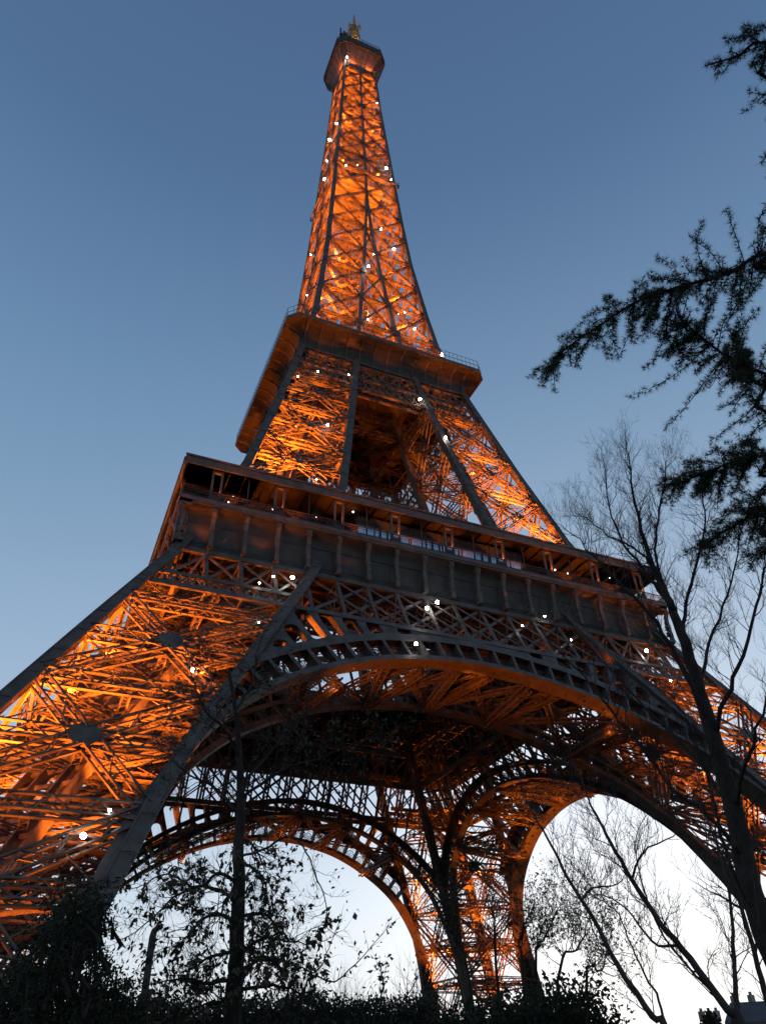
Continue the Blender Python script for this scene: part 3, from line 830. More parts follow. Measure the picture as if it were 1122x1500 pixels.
# ---- white flash lamps fixed to the ironwork
LAMPS = [(-4.9, -6.3, 269.0), (4.8, -7.0, 244.3), (-8.5, -8.3, 218.4), (-5.9, -9.4, 195.9), (-2.6, -9.3, 198.5), (6.0, -9.0, 203.6), (7.1, -9.3, 197.9), (2.9, -10.8, 169.8), (6.0, -11.1, 162.8), (0.4, -11.5, 157.1), (-1.2, -12.2, 150.7), (-2.4, -14.3, 128.9), (5.0, -13.7, 134.9), (6.6, -13.6, 136.3), (8.4, -14.1, 131.1), (14.1, -14.8, 124.7), (-18.3, -20.7, 98.9), (-14.5, -19.7, 102.8), (-8.5, -19.2, 104.9), (5.6, -19.5, 103.7), (-13.8, -23.9, 86.3), (-16.4, -27.3, 71.7), (8.6, -22.3, 92.7), (-25.7, -37.3, 46.4), (-24.0, -36.5, 48.1), (-21.7, -36.3, 48.6), (-26.2, -40.6, 39.7), (-4.8, -36.6, 47.9), (-2.9, -35.8, 49.6), (-8.3, -40.1, 40.8), (8.7, -36.5, 48.2), (13.4, -35.2, 51.2), (15.6, -36.9, 47.3), (28.2, -36.5, 48.2), (28.3, -39.2, 42.7), (31.7, -40.8, 39.3), (-32.7, -44.6, 31.6), (-38.0, -51.8, 17.2), (-39.4, -52.8, 15.2), (-39.2, -55.2, 10.2), (-7.8, .1, 225.2), (-8.4, -.2, 212.3), (-9.0, -.9, 201.0), (-10.6, 2.7, 170.0), (-12.5, -2.9, 145.9)]
for x, y, z in LAMPS:
    r = float(np.interp(z, [10, 50, 120, 270], [.2, .22, .27, .36]))
    mb = MB(); mb.sphere((0, 0, 0), r, 8, 6)
    o = mb.build('flash_lamp', LAMPWHITE, tower); o.location = (x, y, z); o.scale = (random.choice((.4, .5, .65, .8, .95)),)*3
    hb = MB(); d_ = A3(-x, -y, 0) if abs(y) < abs(x)*.5 else A3(0, 1, 0); d_ /= np.linalg.norm(d_)
    hb.bar(d_*r*.9, d_*(r+.6), .16, .16); hb.bar(d_*(r*.95)-A3(0, 0, .18), d_*(r*.95)+A3(0, 0, .18), .3, .12)
    hb.build('lamp_bracket', IRON_DARK, o)

# ---- orange floodlights inside the tower (real lamps of the place)
ORANGE = (1.0, .182, .009); GAIN = 13.5
def flood(loc, power, aim=(0, 0, 1), ang=165, size=.35, blend=.35, colour=ORANGE):
    l = bpy.data.lights.new('floodlight', 'SPOT'); l.energy = power*GAIN; l.color = colour
    l.spot_size = R(ang); l.spot_blend = blend; l.shadow_soft_size = size
    o = bpy.data.objects.new('floodlight', l); COL.objects.link(o); o.location = loc
    o.rotation_euler = Vector(aim).to_track_quat('-Z', 'Y').to_euler(); o.parent = tower
    return o
for sx, sy, g in ((-1, -1, 1.0), (1, -1, 1.0), (-1, 1, .6), (1, 1, 1.2)):
    for z, pw in ((2, 900), (7, 2600), (12.5, 8800), (18, 10500), (23.5, 9500), (29, 7000), (34, 3600)):
        m = ctr(z, .5)
        for a, b in ((-.3, -.3), (.26, -.22), (-.22, .26)):
            q = (w(z)-v(z))
            flood((-sx*(m+a*q), -sy*(m+b*q), z), pw*g*.42, (-sx*.36, -sy*.36, 1), 66)
    flood((sx*27, sy*27, 58.2), 160*g, (0, 0, 1), 150)
    for z, pw in ((60.5, 14000), (66.5, 7000), (74, 4600), (82.5, 2200), (91, 600)):
        m = ctr(z, .38); flood((-sx*-m if False else sx*abs(m), sy*abs(m), z), pw*(1.15*g if sy < 0 else .15*g), (-sx*.12, -sy*.12, 1), 84)
for z, pw in ((117.5, 9000), (126, 9000), (136, 8500), (147, 8000), (158, 7500), (170, 7000), (182, 6500), (191, 3600), (206, 5500), (218, 5000), (230, 4500), (241, 4000), (251, 3600), (260, 3000)):
    h = w(z)*.66
    for a, b in ((-1, -1), (1, 1), (-1, 1), (1, -1)): flood((a*h, b*h, z), pw*.26, (-a*.1, -b*.1, 1), 140)
for k in range(4):
    c, s = round(math.cos(k*math.pi/2)), round(math.sin(k*math.pi/2))
    rot = lambda x, y, z: (x*c-y*s, x*s+y*c, z)
    side_flood = lambda loc, p, aim, *a: flood(loc, p, rot(*aim), *a)
    near = k in (0, 3)
    for x in (-13, 0, 13): side_flood(rot(x, -19.2, 110.8), 70 if k == 3 else 30, (0, -.3, 1), 130)
    if near:
        for x in range(-4, 5): side_flood(rot(x*2*PX, -35.0, 58.56), 95, (0, 0, 1), 85, .12)
        for x in range(-4, 5): side_flood(rot(x*2*PX+2, -36.1, 57.5), 32 if k == 0 else 55, (0, .12, 1), 130, .1)
        for x, g in ((-32, 1), (-25, .8), (-14, .25), (8, .2), (24, .5), (31, .6)): side_flood(rot(x, -35.2, 53.4), 9*g, (0, .35, 1), 150, .4)
    for sg in (-1, 1):                      # along the arch ring from the legs
        for x, z, pw in ((24.6, 37.0, 170), (21.8, 41.4, 150)): side_flood(rot(sg*x, -w(z)+2.6, z), pw, (-sg, -.4, .1), 75, .2)
    for sg in (-1, 1):                      # up the soffit of the arch from its feet
        fy_ = -(w(21)-2.5)
        if (k, sg) in ((2, -1), (1, 1)): side_flood(rot(sg*17, -33, 2.0), 9000, (sg*13.5, -12.5, 25), 30, .3, .6)
        side_flood(rot(sg*31, fy_, 20.5), 3800 if k == 0 else 4200, (-sg*26, 8.5, 18.5), 34, .3, .6)
    for x in (-17, 0, 17):          # up at the ironwork behind the arch
        zz = float(np.interp(abs(x), ARX, ARZ))
        side_flood(rot(x, -(w(zz)-3.0), zz-1.5), 26, (0, .5, 1), 150)
    for x in (-20, -11, 0, 11, 20): side_flood(rot(x, -35.8, 44.4), 22 if k == 0 else 8, (0, .1, 1), 165)
for x, y in ((-6.6, -3), (3, -6.6), (-3, -6.6), (6.6, 3)): flood((x, y, 268.0), 210, (0, 0, 1), 165)
for x, y in ((-4, -4), (4, -4)): flood((x, y, 284), 3500, (-x*.25, -y*.25, 1), 90, colour=(1, .62, .18))

# ------------------------------------------------------------------ ground and trees
def ath(px, py, D):
    """point on the sight line through a pixel whose HORIZONTAL distance from the camera is D"""
    vv = C_F + C_R*(px-561)/FPX - C_U*(py-750)/FPX
    return CAM + vv/math.hypot(vv[0], vv[1])*D
def flat(px, D):
    p = ath(px, 1480, D); return A3(p[0], p[1], 0)
mb = MB(); mb.raw([(-3000, -3000, 0), (3000, -3000, 0), (3000, 3000, 0), (-3000, 3000, 0)], [(0, 1, 2, 3)])
tag(mb.build('ground', GROUND), kind='structure')

rt = random.Random(11)
def unit(a): return a/(np.linalg.norm(a)+1e-9)
def rvec(r=rt): return A3(r.gauss(0, 1), r.gauss(0, 1), r.gauss(0, 1))
def smooth_path(P, n=4):
    P = [np.asarray(p, float) for p in P]
    if len(P) < 3: return [P[0]+(P[-1]-P[0])*s for s in np.linspace(0, 1, n+1)]
    Q = [2*P[0]-P[1]]+P+[2*P[-1]-P[-2]]; o = []
    for i in range(1, len(Q)-2):
        for s in np.linspace(0, 1, n+1)[:-1]:
            a, b, c, d = Q[i-1], Q[i], Q[i+1], Q[i+2]
            o.append(.5*(2*b+(c-a)*s+(2*a-5*b+4*c-d)*s*s+(3*b-a-3*c+d)*s**3))
    return o+[P[-1]]
def limb(mb, P, r0, r1, sides=7, wob=0.0):
    pts = smooth_path(P)
    if wob: pts = [p+rvec()*wob*(i > 0) for i, p in enumerate(pts)]
    rr = [r0+(r1-r0)*(i/(len(pts)-1)) for i in range(len(pts))]
    mb.tube(pts, rr, sides)
    return pts, rr
def twig(mb, p, d, Lg, r, lev, up=.25, tips=None, kink=.22, nch=3):
    n = 3 if lev == 0 else 5
    pts = [p]
    for i in range(n):
        d = unit(d+rvec()*kink+A3(0, 0, up*.3)); q = p+d*Lg/n
        ra = r*(1-.75*i/n); rb = r*(1-.75*(i+1)/n)
        mb.seg(p, q, ra, rb); p = q; pts.append(p)
        if lev > 0 and i > 0:
            for _ in range(rt.choice((1, 1, 2)) if nch > 2 else 1):
                dd = unit(d+unit(np.cross(d, rvec()))*rt.uniform(.6, 1.1)+A3(0, 0, up))
                twig(mb, p, dd, Lg*rt.uniform(.4, .62), max(rb*.7, .0016), lev-1, up, tips, kink, nch)
    if tips is not None: tips.append((p, d)); tips.extend((q_, d) for q_ in pts[1:-1])
def dress(mb, pts, rr, per, Lg, lev, start=.2, up=.25, tips=None, rscale=.45, nch=3):
    """side twigs along a limb"""
    k = len(pts)
    for i in range(int(k*start), k-1):
        for _ in range(per):
            s = rt.random(); p = pts[i]+(pts[i+1]-pts[i])*s; t_ = unit(pts[i+1]-pts[i])
            d = unit(t_*.6+unit(np.cross(t_, rvec()))*rt.uniform(.7, 1.1)+A3(0, 0, up))
            twig(mb, p, d, Lg*rt.uniform(.6, 1.25), min(rr[i]*rscale, Lg*.012+.0015), lev, up, tips, nch=nch)
    twig(mb, pts[-1], unit(pts[-1]-pts[-2]), Lg, rr[-1], lev, up, tips, nch=nch)
def add_leaves(mb, tips, per, size, spread, hang=.6, prob=1.0, ratio=.42):
    P = []; A = []; B = []; M = []
    for p, d in tips:
        if rt.random() > prob: continue
        for _ in range(per):
            a = unit(rvec()+A3(0, 0, -hang)+d*.3); s = size*rt.uniform(.6, 1.25)
            b = unit(np.cross(a, rvec())); n = np.cross(a, b)
            P.append(p+rvec()*spread); A.append(a*s*.5); B.append(b*s*ratio*.6); M.append(n*s*.12)
    if P: mb.leaves(np.array(P), np.array(A), np.array(B), np.array(M), 1.0)

# -- cedar at the right edge: boughs reach into the picture, its trunk stands outside
cedar = empty('cedar_tree', None, (0, 0, 0))
tag(cedar, 'dark cedar with drooping needle covered boughs hanging across the open sky', 'tree')
CD = 6.6
tr0 = A3(CAM[0]+9*math.sin(R(108)), CAM[1]+9*math.cos(R(108)), 0)
mb = MB(); limb(mb, [tr0, tr0+A3(.05, 0, 4), tr0+A3(.0, .1, 8), tr0+A3(.1, 0, 13), tr0+A3(.1, 0, 18)], .32, .05, 10); mb.build('trunk', BARK, cedar)
def tufts(needle_mb, pts, dens=1.0, nl=.054):
    P0 = []; P1 = []; W = []
    for a, b in zip(pts[:-1], pts[1:]):
        ln = np.linalg.norm(b-a); t_ = unit(b-a)
        n = max(1, int(ln/.0125*dens))
        for i in range(n):
            c = a+(b-a)*(i+rt.random())/n
            out_ = unit(np.cross(t_, rvec())); c2 = c+out_*rt.uniform(.004, .016)
            for _ in range(15):
                d = unit(out_*.9+rvec()*.62+t_*.25); l_ = nl*rt.uniform(.6, 1.1)
                P0.append(c2); P1.append(c2+d*l_); W.append(unit(np.cross(d, rvec()))*.0016)
    needle_mb.tris(np.array(P0), np.array(P1), np.array(W))
def cedar_bough(main, shoots, d0=CD, extra=0, dens=1.0, rad=.02, hang=.5):
    br = MB(); nd = MB()
    def pp(l, jit=0): return [at(x, y, d0+jit+dz) for x, y, dz in [(q+(0,))[:3] for q in l]]
    m_ = pp(main)[1:]; m_ = [tr0*A3(1, 1, 0)+A3(0, 0, m_[0][2]-.1)]+m_
    pts, rr = limb(br, m_, rad, .004, 6)
    tufts(nd, pts[len(pts)//4:], dens)
    for s in shoots:
        q, r_ = limb(br, smooth_path(pp(s, rt.uniform(-.25, .25))), .005, .002, 4); tufts(nd, q, dens*1.15)
    for _ in range(extra):                 # more shoots hanging from the bough
        i = rt.randrange(1, len(pts)-2); t_ = unit(pts[i+1]-pts[i])
        d = unit(t_*.7+unit(np.cross(t_, rvec()))*.8+A3(0, 0, -hang)); l_ = rt.uniform(.15, .5)*(1.15-.6*i/len(pts))
        a = pts[i]+rvec()*.01; b = a+d*l_*.5; c = b+unit(d+A3(0, 0, -.5)+rvec()*.2)*l_*.5
        q, _r = limb(br, [a, b, c], .005, .002, 4); tufts(nd, q, dens)
        if l_ > .25:
            e = b+unit(d+rvec()*.7)*l_*.35; q, _r = limb(br, [b, (b+e)/2+rvec()*.01, e], .004, .0016, 4); tufts(nd, q, dens)
    b = br.build('bough', BARK, cedar); nd.build('needle_foliage', NEEDLE, b)
cedar_bough([(1420, 420, 0), (1250, 365), (1122, 371), (1066, 400), (986, 423), (928, 444), (866, 485), (824, 515), (788, 556)],
    [[(1035, 408), (1020, 360), (1028, 322)], [(1000, 420), (985, 390), (960, 376)], [(1060, 400), (1040, 370), (1008, 346)], [(1090, 385), (1075, 340), (1062, 305)],
     [(900, 462), (880, 455), (862, 462), (840, 488)], [(866, 487), (885, 505), (892, 526)], [(935, 448), (925, 480), (905, 526)], [(985, 425), (975, 480), (962, 520), (944, 542)],
     [(905, 455), (890, 440), (889, 433)], [(855, 492), (838, 490), (818, 496)], [(1010, 418), (1000, 460), (985, 500)], [(1050, 402), (1040, 450), (1020, 490)], [(960, 432), (940, 420), (925, 432)], [(1085, 390), (1080, 440), (1060, 480)], [(1110, 372), (1110, 330), (1122, 296)]], extra=105, hang=.7)
cedar_bough([(1420, 600, 0), (1250, 585), (1122, 548), (1068, 525), (1020, 488), (992, 463)],
    [[(1040, 505), (1000, 540), (960, 565), (918, 582)], [(1060, 520), (1035, 555), (1000, 600), (973, 629)], [(1100, 540), (1085, 575), (1052, 602)], [(1122, 550), (1100, 600), (1068, 625), (1037, 649)],
     [(1020, 490), (1000, 500), (975, 500), (955, 480)], [(1075, 528), (1090, 480), (1110, 450)], [(1050, 515), (1060, 470), (1085, 440)], [(1030, 497), (1035, 455), (1050, 430)], [(1110, 545), (1122, 510), (1140, 480)]], extra=105, hang=.6)
cedar_bough([(1420, 690, .3), (1250, 670, .3), (1122, 668, .3), (1085, 672, .3), (1040, 690, .3), (1000, 705, .3), (980, 714, .3)],
    [[(1030, 690), (1015, 680), (1000, 682)], [(1060, 680), (1050, 655), (1036, 668)], [(1100, 670), (1100, 650), (1112, 643)], [(1080, 672), (1060, 700), (1025, 722)], [(1122, 668), (1100, 650), (1075, 655)]], d0=CD+.2, extra=80, hang=.3)
cedar_bough([(1420, 800, .3), (1250, 770, .3), (1122, 745, .3), (1085, 765, .3), (1050, 785, .3), (1018, 806, .3)],
    [[(1100, 755), (1080, 740), (1060, 752)], [(1115, 748), (1110, 790), (1100, 836)], [(1122, 745), (1090, 720), (1065, 722)], [(1070, 775), (1050, 800), (1030, 800)], [(1122, 800), (1110, 820), (1096, 838)]], d0=CD+.4, extra=80, hang=.3)
cedar_bough([(1420, 180, 0), (1250, 110), (1122, 62), (1080, 82), (1031, 97)],
    [[(1122, 40), (1105, 45), (1089, 36)], [(1110, 50), (1080, 55), (1061, 60)], [(1122, 70), (1115, 85), (1100, 92)], [(1122, 66), (1100, 55), (1085, 50)]], d0=CD+.6, extra=9)
cedar_bough([(1420, 190, 0), (1250, 170), (1150, 130), (1112, 153)], [[(1150, 132), (1140, 150), (1125, 150)]], d0=CD+.5, extra=8)
cedar_bough([(1420, 280, 0), (1250, 250), (1150, 215), (1112, 239)], [[(1150, 215), (1140, 240), (1128, 245)]], d0=CD+.5, extra=8)

# -- big bare tree in front of the right leg
bare = empty('bare_tree', None)
tag(bare, 'tall leafless tree with one thick trunk and fine twigs, in front of the tower', 'tree')
BD = 12.5
tk = MB(); tw = MB()
T = lambda l, D=BD: [ath(x, y, D+(q[0] if q else 0)) for x, y, *q in l]
base = flat(1165, BD)
pts, rr = limb(tk, [base]+T([(1150, 1440), (1108, 1340), (1074, 1190), (1040, 1065), (1010, 965), (985, 895)]), .2, .07, 10, .012)
p2, r2 = limb(tk, T([(985, 895), (966, 850), (948, 810), (936, 765), (925, 705), (917, 655)]), .07, .006, 7, .012)
dress(tw, p2, r2, 4, .52, 2, .05, .45)
dress(tw, pts, rr, 1, .9, 2, .45, .4, rscale=.12)
LIMBS = [([(1040, 1065), (1005, 985, -.3), (960, 905, -.6), (915, 850, -.9), (870, 800, -1.1), (822, 752, -1.2)], .075, 3),
         ([(1010, 965), (1000, 910, .4), (1010, 850, .7), (1028, 780, .9), (1030, 720, 1.0), (1022, 690, 1.0)], .06, 3),
         ([(1045, 1080), (1062, 1020, -.4), (1086, 950, -.6), (1112, 860, -.7), (1122, 800, -.8), (1135, 740, -.8)], .06, 2),
         ([(1025, 1010), (1035, 950, .6), (1060, 880, .9), (1078, 800, 1.2), (1085, 740, 1.3)], .05, 3),
         ([(985, 895), (965, 860, .3), (930, 815, .6), (900, 760, .8), (888, 700, .9), (884, 655, .9)], .05, 3),
         ([(970, 860), (958, 800, -.3), (965, 740, -.5), (972, 690, -.6), (975, 660, -.6)], .04, 3),
         ([(1074, 1190), (1030, 1120, .5), (985, 1070, .9), (930, 1010, 1.2), (880, 950, 1.4), (838, 905, 1.5)], .055, 2),
         ([(1090, 1260), (1035, 1190, -.6), (985, 1150, -1), (935, 1080, -1.3), (880, 1010, -1.5), (830, 950, -1.6), (790, 900, -1.6)], .05, 2),
         ([(1108, 1340), (1060, 1240, -.8), (1040, 1150, -1.2), (1010, 1050, -1.5), (975, 990, -1.7)], .045, 2),
         ([(1074, 1190), (1090, 1120, -.6), (1110, 1060, -.9), (1135, 960, -1), (1160, 880, -1)], .05, 2),
         ([(955, 830), (930, 800, .3), (890, 775, .5), (858, 745, .6), (838, 738, .6)], .03, 3)]
for l, r, per in LIMBS:
    q, rq = limb(tk, [p for p in T([(x, y+22*i_/len(l), *d) for i_, (x, y, *d) in enumerate(l)])], r*.72, .006, 6, .015); dress(tw, q, rq, per, .6, 2, .22, .45)
tk.build('trunk', BARK, bare, True); tw.build('twigs', BARK, bare)

# -- thin bare saplings leaning to the left under the right arch
def sapling(label, l, D, r0, r1, per, Lg, lev=1, groups=()):
    o = empty('bare_sapling', None); tag(o, label, 'sapling', 'leafless saplings under the arch')
    a = MB(); b = MB()
    b0 = ath(l[0][0], l[0][1], D); g0 = A3(b0[0], b0[1], 0)+(A3(0, 0, 0) if len(l) < 3 else (b0-ath(*l[1], D))*.35*A3(1, 1, 0))
    q, rq = limb(a, [g0]+[ath(x, y, D) for x, y in l], r0*1.15, r1, 6, .004)
    dress(b, q, rq, per, Lg, lev, .25, .35, rscale=.3)
    for g in groups:
        q2, rq2 = limb(a, [ath(x, y, D) for x, y in g], r1*1.6, .002, 5, .004); dress(b, q2, rq2, per, Lg*.8, lev, .2, .4, rscale=.4)
    a.build('trunk', BARK_GREY, o, True); b.build('twigs', BARK_GREY, o)
sapling('thicker leaning bare sapling whose tip touches the crown of a far arch', [(1095, 1530), (1065, 1480), (1010, 1405), (965, 1350), (925, 1290), (895, 1235), (873, 1195), (858, 1165)], 7.5, .036, .008, 1, .38, 2,
        [[(990, 1385), (955, 1380), (915, 1330), (880, 1310), (850, 1320)], [(1040, 1450), (1010, 1420), (960, 1350), (930, 1240), (960, 1170)], [(925, 1290), (940, 1250), (985, 1225), (1000, 1200)]])
sapling('thinner leaning bare sapling, forked near its foot, beside the thicker leaning one', [(985, 1540), (955, 1490), (905, 1415), (868, 1345), (830, 1285), (805, 1235), (783, 1195)], 7.0, .027, .007, 1, .36, 2,
        [[(975, 1500), (960, 1455), (942, 1425), (925, 1385), (905, 1340), (880, 1310), (885, 1250)], [(850, 1320), (870, 1300), (905, 1295), (920, 1270)]])
sapling('slender upright bare sapling with short side twigs crossing the thicker leaning one', [(1082, 1540), (1080, 1490), (1076, 1430), (1073, 1380), (1068, 1310), (1050, 1240), (1043, 1180)], 7.8, .028, .006, 1, .4, 2)
sapling('forked bare sapling standing against the thick trunk of the tall leafless tree', [(1145, 1545), (1125, 1470), (1106, 1400), (1085, 1330), (1060, 1260), (1030, 1190)], 8.4, .036, .008, 1, .4, 1,
        [[(1106, 1400), (1108, 1340), (1100, 1280)], [(1085, 1330), (1050, 1310), (1010, 1290)]])

# -- leafy young tree left of the middle
leafy = empty('leafy_tree', None)
tag(leafy, 'slim straight tree with dry brown leaves in front of a far arch opening', 'tree')
LD = 9.0
tk = MB(); lf = MB(); tips = []; bt = []
g0 = flat(338, LD)
pts, rr = limb(tk, [g0]+[ath(x, y, LD) for x, y in [(341, 1490), (347, 1400), (350, 1310), (350, 1240), (353, 1180), (351, 1110), (346, 1040), (336, 985)]], .10, .018, 8, .006)
def lb(l, r=.022, per=3, Lg=.34, leafed=True, lev=1):
    q, rq = limb(tk, [ath(x, y, LD+(d[0] if d else 0)) for x, y, *d in l], r, .004, 5, .006)
    dress(tk, q, rq, per, Lg, lev, .15, .1, tips if leafed else bt, rscale=.4)
for l in ([(350, 1292), (318, 1280, -.3), (288, 1300, -.5), (245, 1280, -.8), (205, 1300, -.9)], [(350, 1315), (300, 1298, .3), (262, 1310, .5), (225, 1345, .7), (190, 1372, .8)],
          [(349, 1350), (310, 1340, -.4), (280, 1365, -.6), (262, 1385, -.7)], [(348, 1392), (312, 1400, .4), (285, 1418, .6), (262, 1440, .7)], [(346, 1435), (300, 1440, -.4), (262, 1435, -.7), (225, 1442, -.8)],
          [(352, 1262), (370, 1272, -.3), (388, 1290, -.4), (392, 1322, -.5)], [(350, 1340), (385, 1340, .3), (405, 1355, .5), (412, 1385, .6)], [(349, 1400), (385, 1375, -.4), (420, 1378, -.6), (458, 1384, -.8)],
          [(349, 1425), (385, 1405, .4), (420, 1410, .6), (450, 1420, .8)], [(347, 1450), (390, 1445, -.3), (425, 1448, -.5), (452, 1462, -.6)], [(352, 1225), (375, 1245, .3), (392, 1280, .4)], [(350, 1300), (330, 1320, -.6), (322, 1350, -.8)],
          [(348, 1380), (372, 1400, -.7), (380, 1430, -.9)], [(346, 1465), (310, 1470, .3), (280, 1478, .5)]):
    lb(l)
for l in ([(351, 1110), (330, 1070, -.3), (300, 1040, -.5), (285, 1000, -.6), (272, 960, -.6)], [(352, 1150), (390, 1110, .3), (420, 1070, .5), (450, 1040, .6)], [(350, 1190), (310, 1150, .4), (270, 1130, .6), (240, 1090, .7)],
          [(353, 1170), (410, 1130, -.4), (470, 1110, -.7), (520, 1090, -.9), (560, 1075, -1)], [(346, 1040), (370, 1000, .2), (380, 950, .3)]):
    lb(l, .02, 2, .4, False, 2)
lb([(352, 1255), (385, 1245, -.3), (420, 1225, -.6), (445, 1240, -.8), (462, 1280, -.9), (476, 1315, -.9), (478, 1352, -.9)], .014, 1, .3, False, 1)
add_leaves(lf, tips, 4, .07, .014, 1.2, .075)
add_leaves(lf, bt, 1, .05, .03, .6, .12)
tk.build('trunk', BARK, leafy); lf.build('crown', LEAF, leafy)

# -- dark evergreen mass at the lower left
def cluster_bush(name, label, cat, polys, D, nclu, per, size, spread, mat, seed, stems, ratio=.42, jit=.8):
    o = empty(name, None); tag(o, label, cat)
    rs_ = random.Random(seed); P = []; cl = []
    from mathutils.geometry import intersect_point_line
    def inpoly(x, y, poly):
        c = False; j = len(poly)-1
        for i in range(len(poly)):
            if (poly[i][1] > y) != (poly[j][1] > y) and x < (poly[j][0]-poly[i][0])*(y-poly[i][1])/(poly[j][1]-poly[i][1])+poly[i][0]: c = not c
            j = i
        return c
    x0 = min(p[0] for p in polys); x1 = max(p[0] for p in polys); y0 = min(p[1] for p in polys); y1 = max(p[1] for p in polys)
    while len(cl) < nclu:
        x, y = rs_.uniform(x0, x1), rs_.uniform(y0, y1)
        if inpoly(x, y, polys): cl.append(ath(x, y, D+rs_.uniform(-jit, jit)))
    st = MB(); lm = MB()
    roots = [flat(x, D+rs_.uniform(-.3, .3)) for x in stems]
    for s_ in roots: pass
    tips_ = []
    for c in cl:
        s_ = min(roots, key=lambda q: np.linalg.norm((q-c)[:2]))
        a = s_*A3(1, 1, 0)+A3(0, 0, max(.2, c[2]*.5)); a = a+(c-a)*A3(.25, .25, 0)
        if rs_.random() < .75: a = c-A3(rs_.gauss(0, .12), rs_.gauss(0, .12), .3)
        st.seg(a, (a+c)/2+A3(rs_.gauss(0, .05), rs_.gauss(0, .05), 0), .02, .012); st.seg((a+c)/2, c, .012, .005)
        d = unit(c-a)
        for _ in range(4): tips_.append((c+A3(rs_.gauss(0, 1), rs_.gauss(0, 1), rs_.gauss(0, 1))*spread, d))
    for s_ in roots:
        tp = max(cl, key=lambda c: c[2]-3*np.linalg.norm((c-s_)[:2])); limb(st, [s_, (s_*A3(1, 1, 0)+A3(0, 0, tp[2]*.5)), s_*A3(1, 1, 0)*.6+tp*.4+A3(0, 0, 0)*0 if False else (s_+tp)/2*A3(1, 1, 0)+A3(0, 0, tp[2]*.8)], .05, .02, 6)
    add_leaves(lm, tips_, per, size, spread*.45, .2, 1.0, ratio)
    st.build('stems', BARK, o); lm.build('foliage', mat, o)
cluster_bush('evergreen_shrub', 'tall dense dark evergreen shrub hiding the foot of the nearest tower leg', 'shrub',
    [(-60, 1450), (-20, 1440), (15, 1435), (35, 1410), (60, 1385), (75, 1350), (100, 1300), (120, 1285), (140, 1310), (165, 1325), (150, 1355), (135, 1385), (160, 1410), (182, 1420), (172, 1445), (200, 1475), (190, 1530), (-60, 1530)], 8.5, 330, 9, .055, .10, EVERGREEN, 4, (20, 70, 120, 160), .3)
cluster_bush('broadleaf_shrub', 'low dark broad leaved shrub below the farthest tower leg', 'shrub',
    [(625, 1550), (640, 1505), (660, 1480), (700, 1495), (730, 1462), (770, 1475), (800, 1448), (830, 1470), (860, 1455), (885, 1475), (905, 1510), (910, 1550)], 9.0, 260, 9, .06, .09, EVERGREEN, 9, (680, 760, 850))
# twiggy bare shrub behind it
tsh = empty('twiggy_shrub', None); tag(tsh, 'fine twiggy bare shrub behind the low broad leaved shrub', 'shrub')
a = MB(); b = MB(); tp = []; lm = MB()
for x0, l in ((700, [(690, 1440), (668, 1380), (650, 1340)]), (720, [(728, 1420), (725, 1360), (712, 1310)]), (770, [(785, 1430), (800, 1370), (822, 1320)]), (800, [(820, 1440), (845, 1390), (862, 1345)]), (760, [(765, 1430), (762, 1380), (775, 1335)]), (840, [(860, 1450), (880, 1420), (892, 1385)])):
    q, rq = limb(a, [flat(x0, 10.5)]+[ath(x, y, 10.5+rt.uniform(-.4, .4)) for x, y in l], .025, .004, 5, .01); dress(b, q, rq, 3, .42, 2, .35, .35, tp, rscale=.4, nch=2)
add_leaves(lm, tp, 1, .035, .02, 0, .55)
a.build('stems', BARK, tsh); b.build('twigs', BARK, tsh); lm.build('buds', LEAF, tsh)
# leafy shoots rising above the hedge
def shoot(label, l, D, sz=.055, n=2, dn=1):
    o = empty('leafy_shoot', None); tag(o, label, 'plant', 'leafy shoots above the hedge'); a = MB(); lm = MB(); tp = []
    q, rq = limb(a, [flat(l[0][0]-30, D)]+[ath(x, y, D) for x, y in l], .012, .0025, 5, .004)
    tl = [(p, unit(A3(0, 0, 1)+rvec()*.5)) for p in q[5:]]
    add_leaves(lm, tl, n, sz, .02, -.3, .8, .4); add_leaves(lm, [tl[-1]]*3, 2, sz, .02, -.5)
    dress(a, q, rq, 1, .16, 0, .4, .4, tp); add_leaves(lm, tp, dn, sz*.8, .02, 0, .7)
    a.build('stem', BARK, o); lm.build('leaves', LEAF, o)
shoot('long slanting leafy shoot rising beyond the dry leaved tree', [(440, 1470), (490, 1438), (530, 1402), (568, 1358)], 8.2)
shoot('shorter leafy shoot between the dry leaved tree and the long shoot', [(420, 1460), (462, 1425), (482, 1390), (498, 1348)], 8.6)
shoot('bushy leafy shoot with clustered leaves above the hedge', [(548, 1500), (556, 1470), (562, 1440), (555, 1418)], 8.0, .06, 3, 2)
shoot('sparse short leafy shoot close beside the far tower leg', [(572, 1505), (585, 1475), (602, 1450), (612, 1430)], 8.8, .045, 2, 1)

